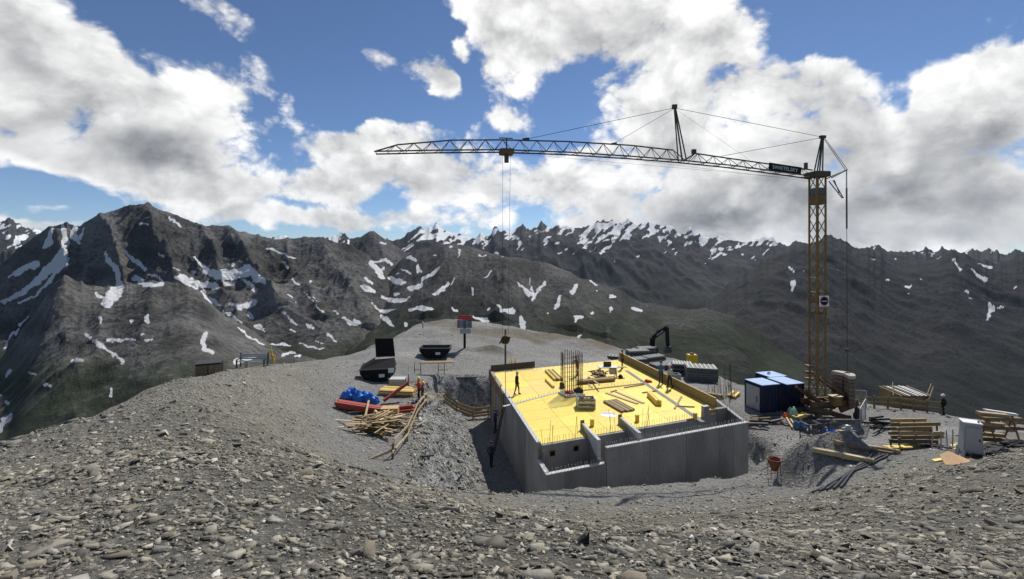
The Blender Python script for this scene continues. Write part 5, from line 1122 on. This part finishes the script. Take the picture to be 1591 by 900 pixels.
# ------------------------------------------------------------------ crane yard
def obox(c, d, rz): return MB().box(c, d, rz)
def container(name, px, D, L_, W_, H_, rz, label, door=None, roof_n=6):
    c = GD(px, D); t = thing(name, c, label, 'container'); M3 = Matrix.Rotation(rz, 3, 'Z')
    def w(x, y, z): return c + M3 @ Vector((x, y, z))
    MB().box(w(0, 0, H_ / 2), (L_ - .06, W_ - .06, H_), rz).build('body', 'blue_paint', t, bevel=.02)
    for k in range(int(L_ / .3)):
        for s in (-1, 1): MB().box(w(-L_ / 2 + .2 + k * .3, s * (W_ / 2 - .02), H_ / 2), (.14, .04, H_ * .86), rz).build('corrugation', 'blue_paint', t)
    for a in (-1, 1):
        for b in (-1, 1): MB().box(w(a * (L_ / 2 - .04), b * (W_ / 2 - .04), H_ / 2), (.12, .12, H_ + .02), rz).build('corner_post', 'blue_paint', t)
    for k in range(roof_n): MB().box(w(-L_ / 2 + L_ * (k + .5) / roof_n, 0, H_ + .05), (L_ / roof_n - .025, W_ + .06, .06), rz).build('roof_sheet', 'blue_roof', t)
    if door: d = MB().box(w(-L_ / 2 - .02, 0, H_ * .48), (.05, W_ * .8, H_ * .86), rz).build('door', 'galvanised', t); MB().box(w(-L_ / 2 - .06, -W_ * .25, H_ * .45), (.04, .05, .5), rz).build('handle', 'dark_steel', d)
    return t
container('site_container', 1184, 37.0, 1.75, 1.8, 2.15, R(14), 'smaller blue container with a pale grey end door', True)
container('site_container', 1220, 37.9, 1.75, 2.0, 2.35, R(14), 'taller blue container beside the crane mast', None)
container('site_container', 1198, 40.0, 1.8, 1.6, 2.3, R(14), 'blue container behind the two front ones with only its roof showing', None)
lumpy('paint_tub', GD(1194, 40.0, 2.36), .14, .14, .2, 'white_paint', 'small white tub standing on the rear container roof', 'tub', 61, 2)
# concrete bucket
kb = G(1203, 742, 24); kt = thing('concrete_bucket', kb, 'rust orange concrete bucket on thin legs beside the shell', 'bucket')
MB().lathe(kb + Vector((0, 0, 0.297)), [(0.106, 0), (0.145, 0.013), (0.33, 0.495), (0.343, 0.647), (0.317, 0.647), (0.297, 0.488), (0.079, 0.033)], 22).build('hopper', 'rust', kt, smooth=True); MB().lathe(kb + Vector((0, 0, 0.911)), [(0.343, 0), (0.37, 0), (0.37, 0.046), (0.343, 0.046)], 22).build('rim', 'rust', kt)
for k in range(4): a = k * math.pi / 2 + .6; MB().tube(kb + Vector((math.cos(a) * 0.343, math.sin(a) * 0.343, -0.066)), kb + Vector((math.cos(a) * 0.33, math.sin(a) * 0.33, 0.891)), 0.015, 6).build('leg', 'rust', kt)
MB().tube(kb + Vector((-0.33, 0, 0.937)), kb + Vector((0, 0, 1.069)), 0.017, 6).build('bail', 'dark_steel', kt); MB().tube(kb + Vector((0.33, 0, 0.937)), kb + Vector((0, 0, 1.069)), 0.017, 6).build('bail', 'dark_steel', kt)
# spare lattice sections, stood on end
def lattice(name, c, wx, wy, h, label, rz=0, m='dark_steel'):
    t = thing(name, c, label, 'lattice section'); M3 = Matrix.Rotation(rz, 3, 'Z'); P = [M3 @ Vector((a * wx / 2, b * wy / 2, 0)) for a, b in ((-1, -1), (1, -1), (1, 1), (-1, 1))]
    for p in P: MB().tube(c + p - Vector((0, 0, .1)), c + p * .96 + Vector((0, 0, h)), .035, 6).build('chord', m, t)
    mb = MB(); n = 6
    for i in range(n):
        for k in range(4):
            a, b = (P[k], P[(k + 1) % 4]) if i % 2 else (P[(k + 1) % 4], P[k]); mb.tube(c + a + Vector((0, 0, h * i / n)), c + b + Vector((0, 0, h * (i + 1) / n)), .026, 4)
    for k in range(4): mb.tube(c + P[k] * .96 + Vector((0, 0, h)), c + P[(k + 1) % 4] * .96 + Vector((0, 0, h)), .03, 5)
    o = mb.build('bracing', m, t); o['kind'] = 'stuff'
lattice('lattice_section', G(1257, 703, 26), .75, .7, 1.95, 'grey steel lattice section standing on end in the crane yard', .2)
lattice('lattice_section', G(1275, 699, 26), .65, .7, 1.85, 'second lattice section with narrower sides beside the first one', .1, 'dark_steel')
# fences
rail_fence('yard_fence', [GD(1338 + i * 20.5, 40.2 - i * .16) for i in range(7)], 'long weathered timber rail fence along the plateau edge', 1.05, 'timber_olive', 'timber_dark', (.95, .5), .17)
def mesh_panel(name, p, q, h, label):
    t = thing(name, p, label, 'mesh fence'); d = q - p
    for a in (0, 1): MB().tube(p + d * a - Vector((0, 0, .1)), p + d * a + Vector((0, 0, h)), .03, 6).build('post', 'galvanised', t)
    for z in (.1, h): MB().tube(p + Vector((0, 0, z)), q + Vector((0, 0, z)), .025, 6).build('rail', 'galvanised', t)
    mb = MB()
    for i in range(1, 22): mb.tube(p + d * i / 22 + Vector((0, 0, .1)), p + d * i / 22 + Vector((0, 0, h)), .006, 3)
    for i in range(1, 8): mb.tube(p + Vector((0, 0, .1 + (h - .1) * i / 8)), q + Vector((0, 0, .1 + (h - .1) * i / 8)), .006, 3)
    o = mb.build('wire_mesh', 'galvanised', t); o['kind'] = 'stuff'
mesh_panel('mesh_fence', GD(1238, 40.5), GD(1290, 40.2), 1.5, 'wire mesh fence panel behind the crane mast')
mesh_panel('mesh_fence', GD(1312, 39.6), GD(1346, 39.6), 1.5, 'wire mesh fence panel behind the crane ballast')
mesh_panel('mesh_fence', G(1336, 672, 28), G(1345, 655, 28), 1.75, 'wire mesh panel standing edgeways right of the crane feet')
mesh_panel('mesh_fence', G(1268, 672, 28), G(1336, 673, 28), .95, 'low wire barrier in front of the crane feet')
# litter round the crane's feet
junk = [(1222, 650, .3, .25, .3, 'orange', 'orange drum lying left of the crane feet', 'drum'), (1232, 651, .42, .35, .75, 'green_paint', 'pale green machine cover beside the orange drum', 'machine'), (1243, 666, .52, .42, .55, 'blue_cloth', 'dull blue sack in front of the crane feet', 'sack'),
        (1257, 641, .65, .4, .5, 'white_paint', 'crumpled white sack against the crane outrigger', 'sack'), (1288, 675, .5, .32, .34, 'blue_tarp', 'bright blue tarpaulin bundle in front of the crane', 'tarpaulin'), (1301, 673, .5, .3, .2, 'plywood', 'tan cardboard heap beside the blue tarpaulin bundle', 'cardboard'),
        (1333, 651, .3, .3, .85, 'dark_steel', 'dark round drum standing right of the crane feet', 'drum'), (1316, 668, .6, .35, .3, 'galvanised', 'grey torn sheet heap right of the cardboard', 'sheet heap'), (1455, 681, .5, .35, .22, 'blue_roof', 'pale blue plastic sheet behind the timber stacks', 'sheet')]
for i, (px, py, a, b, c, m, lab, cat) in enumerate(junk): lumpy(cat.replace(' ', '_'), G(px, py, 27), a, b, c, m, lab, cat, 80 + i, 3)
single('yellow_sheet', MB().box(GD(1243, 35.2) + Vector((0, 0, .45)), (1.1, .6, .08), .5), 'yellow_beam', 'yellow sheet propped on timbers left of the crane feet', 'sheet')
for i, (a, b, m, lab) in enumerate([((1222, 652), (1231, 668), 'timber_pale', 'pale batten lying left of the dull blue sack'), ((1228, 654), (1238, 668), 'timber_pale', 'second pale batten lying beside the dull blue sack'), ((1240, 655), (1262, 648), 'timber', 'brown sleeper under the crane outrigger'), ((1225, 640), (1240, 628), 'galvanised', 'grey pole leaning on the taller blue container'),
        ((1298, 691), (1396, 706), 'timber', 'long squared timber lying across the yard behind another'), ((1263, 702), (1358, 721), 'timber_pale', 'long squared timber lying nearest the hose trench'), ((1318, 697), (1385, 708), 'timber_dark', 'dark thin beam lying beside the long squared timber')]):
    z1 = 1.6 if i == 3 else .12
    w = .24 if i in (4, 5) else .13; plank('timber_beam', G(*a, 22, .12), G(*b, 22, z1), w, w * .9, m, lab, 'beam')
for i, (px, py, n) in enumerate([(1186, 655, 5), (1205, 657, 4), (1365, 664, 9), (1172, 660, 4), (1300, 662, 6)]):
    c = G(px, py, 27); t = thing('dark_debris', c, ['flat dark pallets lying in front of the smaller container', 'dark boards lying in front of the taller container', 'tangle of black pipes lying behind the timber stacks', 'dark scrap beside the corner of the shell', 'dark scrap timbers under the crane outriggers'][i], 'debris')
    for k in range(n):
        a = random.gauss(.1, .35); d = Vector((math.cos(a), math.sin(a) * .6, random.gauss(0, .06))) * random.uniform(.5, .95); p = c + Vector((random.gauss(0, .25), random.gauss(0, .3), .1 + k * .07)); (MB().tube(p - d, p + d, .07, 7) if i == 2 else MB().beam(p - d, p + d, .16, .07)).build('pipe' if i == 2 else 'board', 'black_steel' if i in (2,) else random.choice(['timber_dark', 'dark_steel']), t)
# black hoses running over the spoil mound
for i in range(5):
    pix = [(1262 + i * 11, 768 - i * 2), (1286 + i * 8, 756 - i * 3), (1313 + i * 5, 741 - i * 4), (1345 + i * 2, 727 - i * 4), (1378 + i, 711 - i * 3), (1402 + i * 4, 699 - i * 2), (1440 + i * 12, 692 + i * 2)]
    pts = [G(a, b, 15, .07) for a, b in pix]; fine_ = []
    for a, b in zip(pts[:-1], pts[1:]):
        for k in range(6):
            p = a.lerp(b, k / 6); fine_.append(Vector((p.x, p.y, max(p.z, gz(p.x, p.y) + .06))))
    single('hose', MB().path(fine_ + [pts[-1]], .045, 7), 'hose', 'black hose in the bundle running over the spoil mound', 'hose', 'black hoses over the mound', smooth=True)
# timber stacks with bearers
ts = GD(1424, 27.6); t = thing('timber_stack', ts, 'open stack of olive boards on bearers in the right yard', 'timber')
for k in range(6):
    for j in range(2):
        a = ts + Vector((-1.25 + random.uniform(-.25, .1), j * .7 - .3, .22 + k * .26)); MB().beam(a, a + Vector((random.uniform(2.1, 2.7), random.uniform(-.1, .1), random.uniform(-.03, .08))), .1, .2).build('board', 'timber_olive' if (k + j) % 3 else 'timber', t, bevel=.005)
for x in (-1.0, -.1, .9, 1.3): MB().beam(ts + Vector((x, .05, -.15)), ts + Vector((x, .05, 1.75 - abs(x) * .2)), .07, .07).build('bearer_post', 'timber_dark', t)
yb = GD(1393, 26.4); single('yellow_plank', MB().beam(yb + Vector((-.7, 0, .25)), yb + Vector((.9, .1, .25)), .35, .06), 'yellow_beam', 'yellow board lying at the left foot of the olive board stack', 'plank')
for i, px in enumerate((1384, 1397)): p = GD(px, 26.6); single('clamp_post', MB().beam(p, up(p, .75), .07, .07).beam(up(p, .72) - Vector((.12, 0, 0)), up(p, .72) + Vector((.12, 0, 0)), .07, .07), 'dark_steel', ['dark clamp post left of the yellow board', 'dark clamp post right of the yellow board'][i], 'post')
for i, px in enumerate((1448, 1462, 1472, 1480)): p = GD(px, 25.5); single('steel_prop', MB().tube(p, p + Vector((random.gauss(0, .15), 0, 1.0)), .03, 7).box(up(p, .03), (.2, .2, .05)), 'grey_steel', 'short grey steel prop standing between the board stack and the cabinet', 'prop', 'steel props by the cabinet')
# white electrical cabinet on splayed legs
cbp = GD(1508, 18.4); ct = thing('site_cabinet', cbp, 'tall pale electrical cabinet on splayed legs at the slope top', 'cabinet', rz=0)
rzc = R(-28); M3 = Matrix.Rotation(rzc, 3, 'Z')
def cw(x, y, z): return cbp + M3 @ Vector((x, y, z))
MB().add([cw(a * k, b * k, z) for z, k in ((.45, 1.08), (1.62, .92)) for a, b in ((-.29, -.26), (.29, -.26), (.29, .26), (-.29, .26))], [(3, 2, 1, 0), (4, 5, 6, 7)] + [(i, (i + 1) % 4, 4 + (i + 1) % 4, 4 + i) for i in range(4)]).build('body', 'cabinet_shade_grey', ct, bevel=.015)
MB().box(cw(0, 0, 1.645), (.6, .54, .05), rzc).build('lid', 'white_paint', ct, bevel=.01)
for a in (-1, 1):
    for b in (-1, 1): MB().beam(cw(.28 * a, .25 * b, .55), cw(.38 * a, .32 * b, -.2), .14, .05).build('leg', 'cabinet_shade_grey', ct)
d = MB().box(cw(0, -.275, 1.0), (.46, .03, .95), rzc).build('door', 'cabinet_shade_grey', ct, bevel=.006); MB().box(cw(.18, -.30, 1.0), (.03, .03, .12), rzc).build('handle', 'dark_steel', d)
MB().tube(cw(.2, -.1, 1.67), cw(.2, -.1, 1.76), .03, 8).build('lifting_eye', 'grey_steel', ct); MB().box(cw(.1, -.2, .35), (.3, .2, .2), rzc).build('socket_box', 'dark_steel', ct)
pw = G(1487, 722, 14); single('plywood_sheet', MB().add([pw + Vector(v) for v in ((-.55, -.1, .02), (.25, -.25, .06), (.6, .1, .10), (.1, .45, .30), (-.35, .35, .2))] + [pw + Vector(v) + Vector((0, 0, .025)) for v in ((-.55, -.1, .02), (.25, -.25, .06), (.6, .1, .10), (.1, .45, .30), (-.35, .35, .2))], [(4, 3, 2, 1, 0), (5, 6, 7, 8, 9)] + [(i, (i + 1) % 5, 5 + (i + 1) % 5, 5 + i) for i in range(5)]), 'plywood', 'broken tan plywood sheet lying in front of the pale cabinet', 'plywood')
for i, (a, b) in enumerate((((1450, 719), (1482, 714)), ((1478, 695), (1492, 694)), ((1484, 701), (1494, 699)), ((1524, 703), (1548, 699)), ((1528, 690), (1546, 692)))):
    plank('yellow_plank', G(*a, 15, .08), G(*b, 15, .1), .2, .04, 'yellow_beam', ['yellow board sticking out beside the plywood sheet', 'yellow board left of the pale cabinet', 'second yellow board against the left cabinet leg', 'yellow board on the ground right of the cabinet', 'short yellow board under the trestles'][i])
lumpy('black_sheet', G(1535, 706, 15), 1.1, .5, .28, 'rubber', 'black plastic sheet crumpled on the ground right of the cabinet', 'sheet', 95, 4)
lumpy('black_sheet', G(1582, 696, 15), 1.2, .4, .3, 'rubber', 'black plastic sheet bunched at the end of the long dark rail', 'sheet', 96, 4)
# trestles with boards
tq = GD(1551, 24.5); t = thing('trestle_stack', tq, 'timber trestles stacked with boards and a long dark rail behind the cabinet', 'trestle')
for x in (-.55, .75):
    for s in (-1, 1): MB().beam(tq + Vector((x - .22 * s, .3 * s, -.15)), tq + Vector((x + .05 * s, 0, 1.55)), .08, .08).build('trestle_leg', 'timber_dark', t)
for k, (x0, x1, z, m) in enumerate(((-1.0, 1.3, 1.45, 'timber_olive'), (-1.0, .3, 1.12, 'timber'), (-1.2, 2.6, .92, 'timber_dark'), (-1.0, .35, .55, 'timber'), (-1.2, 1.5, .25, 'timber_olive'), (-.9, .6, 1.62, 'timber'))):
    MB().beam(tq + Vector((x0, -.1 + .06 * k, z)), tq + Vector((x1, .1, z - .12)), .3, .16).build('board', m, t, bevel=.005)
MB().beam(tq + Vector((1.9, 0, -.1)), tq + Vector((1.9, 0, .9)), .1, .1).build('rail_post', 'timber_dark', t)
gp_ = GD(1554, 29.5); t = thing('formwork_girder', gp_, 'long grey formwork girder with white top edge behind the trestles', 'girder')
MB().beam(gp_ + Vector((-.9, .1, 1.25)), gp_ + Vector((.95, -.1, 1.0)), .2, .42).build('web', 'galvanised', t, bevel=.01); MB().beam(gp_ + Vector((-.92, .1, 1.49)), gp_ + Vector((.97, -.1, 1.24)), .26, .06).build('flange', 'white_paint', t)
for x in (-.7, .7): MB().box(gp_ + Vector((x, 0, .45)), (.3, .4, 1.1)).build('support_block', 'timber', t)
# timber pit lining standing beyond the fence
wp = P3(1404, 632, 42.8); wp.z = gz(wp.x, wp.y) - .1; t = thing('timber_crib', wp, 'square timber crib with loose boards on top beyond the yard fence', 'crib'); hh = P3(1404, 609, 42.8).z - wp.z
for k in range(9):
    for s in (-1, 1): MB().box(wp + Vector((-1.15 + k * .287, 1.1 * s, hh / 2)), (.27, .07, hh), 0).build('side_board', 'timber_dark', t); MB().box(wp + Vector((1.2 * s, -1.0 + k * .25, hh / 2)), (.07, .235, hh), 0).build('side_board', 'timber_olive', t)
for k in range(8): MB().beam(wp + Vector((-1.4 + k * .38, -1.4, hh + .06)), wp + Vector((-1.1 + k * .38, 1.5, hh + .1 + .05 * (k % 2))), .16, .05).build('top_board', random.choice(['timber_dark', 'timber_dark', 'galvanised', 'dark_steel']), t)
for a, b in (((-2.0, -1.2, hh - .05), (-.2, 1.0, hh + .55)), ((1.0, -1.5, hh - .3), (3.0, .2, hh + .35)), ((1.1, -1.2, hh - .05), (3.0, .4, hh + .6)), ((-2.2, -1.0, hh - .5), (-1.2, -.9, hh - .4))): MB().beam(wp + Vector(a), wp + Vector(b), .05, .24).build('guard_board', 'timber_olive', t)

# ------------------------------------------------------------------ behind the shell
def stack(name, px, D, L_, W_, n, th, rz, label, m='formwork_grey', gap=.03):
    c = GD(px, D); t = thing(name, c, label, 'formwork stack'); M3 = Matrix.Rotation(rz, 3, 'Z')
    for s in (-1, 1): MB().box(c + M3 @ Vector((L_ * .32 * s, 0, .05)), (.1, W_, .16), rz).build('bearer', 'timber_dark', t)
    for k in range(n):
        e = Vector((random.uniform(-.06, .06), random.uniform(-.05, .05), 0)); p = MB().box(c + M3 @ (e + Vector((0, 0, .13 + th * (k + .5)))), (L_, W_, th - gap), rz).build('panel', m if k % 2 else 'formwork_grey', t, bevel=.01)
    for k in range(7): MB().box(c + M3 @ Vector((-L_ / 2 + L_ * (k + .5) / 7, 0, .13 + n * th + .025)), (.07, W_ * .98, .05), rz).build('panel_rib', 'galvanised', t)
    return t
stack('formwork_stack', 1089, 45.5, 2.9, 2.0, 6, .22, R(-14), 'large stack of pale ribbed formwork panels behind the edge board')
stack('formwork_stack', 1060, 48.0, 2.0, 1.6, 5, .22, R(-14), 'dark square stack of formwork panels beside the large pale stack', 'dark_steel')
stack('formwork_stack', 1030, 50.5, 2.8, 1.5, 3, .17, R(20), 'low stack of ribbed panels behind the two men')
stack('formwork_stack', 1016, 54.5, 2.6, 1.2, 3, .2, R(25), 'low panel stack below the digger arm', 'dark_steel')
stack('formwork_stack', 983, 51.8, 3.0, 1.4, 3, .2, R(15), 'panel stack at the far corner behind the slab')
stack('formwork_stack', 962, 53.5, 2.6, 1.0, 2, .2, R(-25), 'narrow pile of dark rails left of the far corner', 'dark_steel')
stack('formwork_stack', 990, 58.5, 2.8, 1.4, 3, .24, R(12), 'dark panel stack at the back edge of the plateau', 'dark_steel')
stack('formwork_stack', 1003, 60.0, 2.2, 1.4, 4, .24, R(12), 'higher dark stack at the back edge beside the digger', 'dark_steel')
lumpy('white_sack', GD(1022, 56.5), .9, .4, .5, 'galvanised', 'crumpled pale sheet between the panel stacks', 'sheet', 71)
tb = GD(1047, 45.2); t = thing('fittings_tub', tb, 'grey steel tub of fittings beside the men and panel stacks', 'tub')
for a, d, p in (('end_wall', (.04, .8, .55), (-.55, 0, .33)), ('end_wall', (.04, .8, .55), (.55, 0, .33)), ('side_wall', (1.1, .04, .55), (0, -.4, .33)), ('side_wall', (1.1, .04, .55), (0, .4, .33)), ('floor', (1.1, .8, .05), (0, 0, .08))): MB().box(tb + Vector(p), d).build(a, 'grey_steel', t)
yt = GD(1075, 50.0); t = thing('yellow_cabinet', yt, 'upright yellow equipment box behind the large panel stack', 'box'); MB().box(yt + Vector((0, 0, 1.0)), (1.0, .7, 2.0)).build('body', 'marker_yellow', t, bevel=.03); MB().box(yt + Vector((0, 0, 2.08)), (.35, .3, .18)).build('cap', 'dark_steel', t)
# excavator standing lower, beyond the edge
ex = GD(1003, 69.5); xt = thing('excavator', ex, 'dark digger beyond the plateau edge with its boom raised', 'excavator')
for s in (-1, 1):
    MB().prism([(ex.x - 1.9, ex.y + s * 1.05 - .28), (ex.x + 1.9, ex.y + s * 1.05 - .28), (ex.x + 1.9, ex.y + s * 1.05 + .28), (ex.x - 1.9, ex.y + s * 1.05 + .28)], ex.z - .2, ex.z + .75).build('track', 'rubber', xt, bevel=.2)
MB().box(ex + Vector((-.3, 0, 1.5)), (3.2, 2.5, 1.2)).build('house', 'dark_steel', xt, bevel=.1); cbn = MB().box(ex + Vector((.9, -.75, 1.9)), (1.3, .95, 1.5)).build('cab', 'dark_steel', xt, bevel=.06); MB().box(ex + Vector((.95, -.76, 2.15)), (1.33, .9, .7)).build('window', 'glass_dark', cbn)
b0 = ex + Vector((1.0, .2, 1.7)); b1 = P3(1014, 525, 69.5); b2 = P3(1036, 508.5, 69.5); b3 = P3(1037.5, 538, 69.5)
bo = MB().beam(b0, b1, .5, .7).build('boom', 'black_steel', xt, bevel=.05); MB().beam(b1, b2, .45, .62).build('boom_tip', 'black_steel', bo, bevel=.05)
MB().beam(b2, b3, .4, .55).build('stick', 'black_steel', xt, bevel=.05); MB().tube(b1.lerp(b2, .2) + Vector((0, 0, .6)), b2 + Vector((.3, 0, .3)), .09, 8).build('hydraulic_ram', 'dark_steel', xt)
MB().add([b3 + Vector(v) for v in ((-.3, -.5, 0), (.35, -.5, 0), (.5, -.5, -.9), (-.5, -.5, -1.0), (-.3, .5, 0), (.35, .5, 0), (.5, .5, -.9), (-.5, .5, -1.0))], [(0, 1, 2, 3), (7, 6, 5, 4), (0, 4, 5, 1), (1, 5, 6, 2), (3, 7, 4, 0)]).build('bucket', 'dark_steel', xt)
for k in range(5):
    q = b1.lerp(b2, .30 + k * .09) + Vector((0, -.232, -.02)); e = (b2 - b1).normalized() * .075; MB().beam(q - e, q + e, .02, .22).build('pale_mark', 'sign_grey', bo)
# standing reinforcement and beams right of the shell's back corner
rb = GD(1122, 39.5); t = thing('rebar_bundle', rb, 'thicket of upright reinforcing bars behind the edge board', 'rebar')
for i in range(34):
    p = rb + Vector((random.uniform(-1.2, 1.0), random.uniform(-.8, .8), 0)); p.z = gz(p.x, p.y); tall = i < 6
    MB().tube(p - Vector((0, 0, .1)), p + Vector((random.gauss(0, .06), random.gauss(0, .06), random.uniform(2.6, 3.1) if tall else random.uniform(.8, 1.6))), .02 if tall else .014, 4).build('bar', 'rebar', t)
bundle('beam_bundle', GD(1098, 39.6), GD(1122, 38.8), .2, .2, 3, 2, 'timber', 'timber beams lying between the edge board and the upright bars', 'beams', 'timber_dark')
bundle('beam_bundle', G(1136, 619, 33), G(1144, 612, 33), .22, .22, 3, 1, 'yellow_beam', 'short bundle of yellow beams lying alone behind the upright bars', 'beams', 'timber_dark')
# ------------------------------------------------------------------ the air: even, thin haze round camera and mountains
def haze():
    M = bpy.data.materials.new('haze'); M.use_nodes = True; N = M.node_tree.nodes; N.clear(); o = N.new('ShaderNodeOutputMaterial'); v = N.new('ShaderNodeVolumePrincipled')
    v.inputs['Density'].default_value = HAZE; v.inputs['Color'].default_value = (.58, .77, 1.0, 1); v.inputs['Anisotropy'].default_value = .0
    M.node_tree.links.new(v.outputs[0], o.inputs['Volume']); MATS['haze'] = M
    mb = MB().box((0, 5500, -300), (42000, 31500, 2602)); ob = mb.build('haze', 'haze'); ob['kind'] = 'stuff'
HAZE = 8e-6
if HAZE > 0: haze()
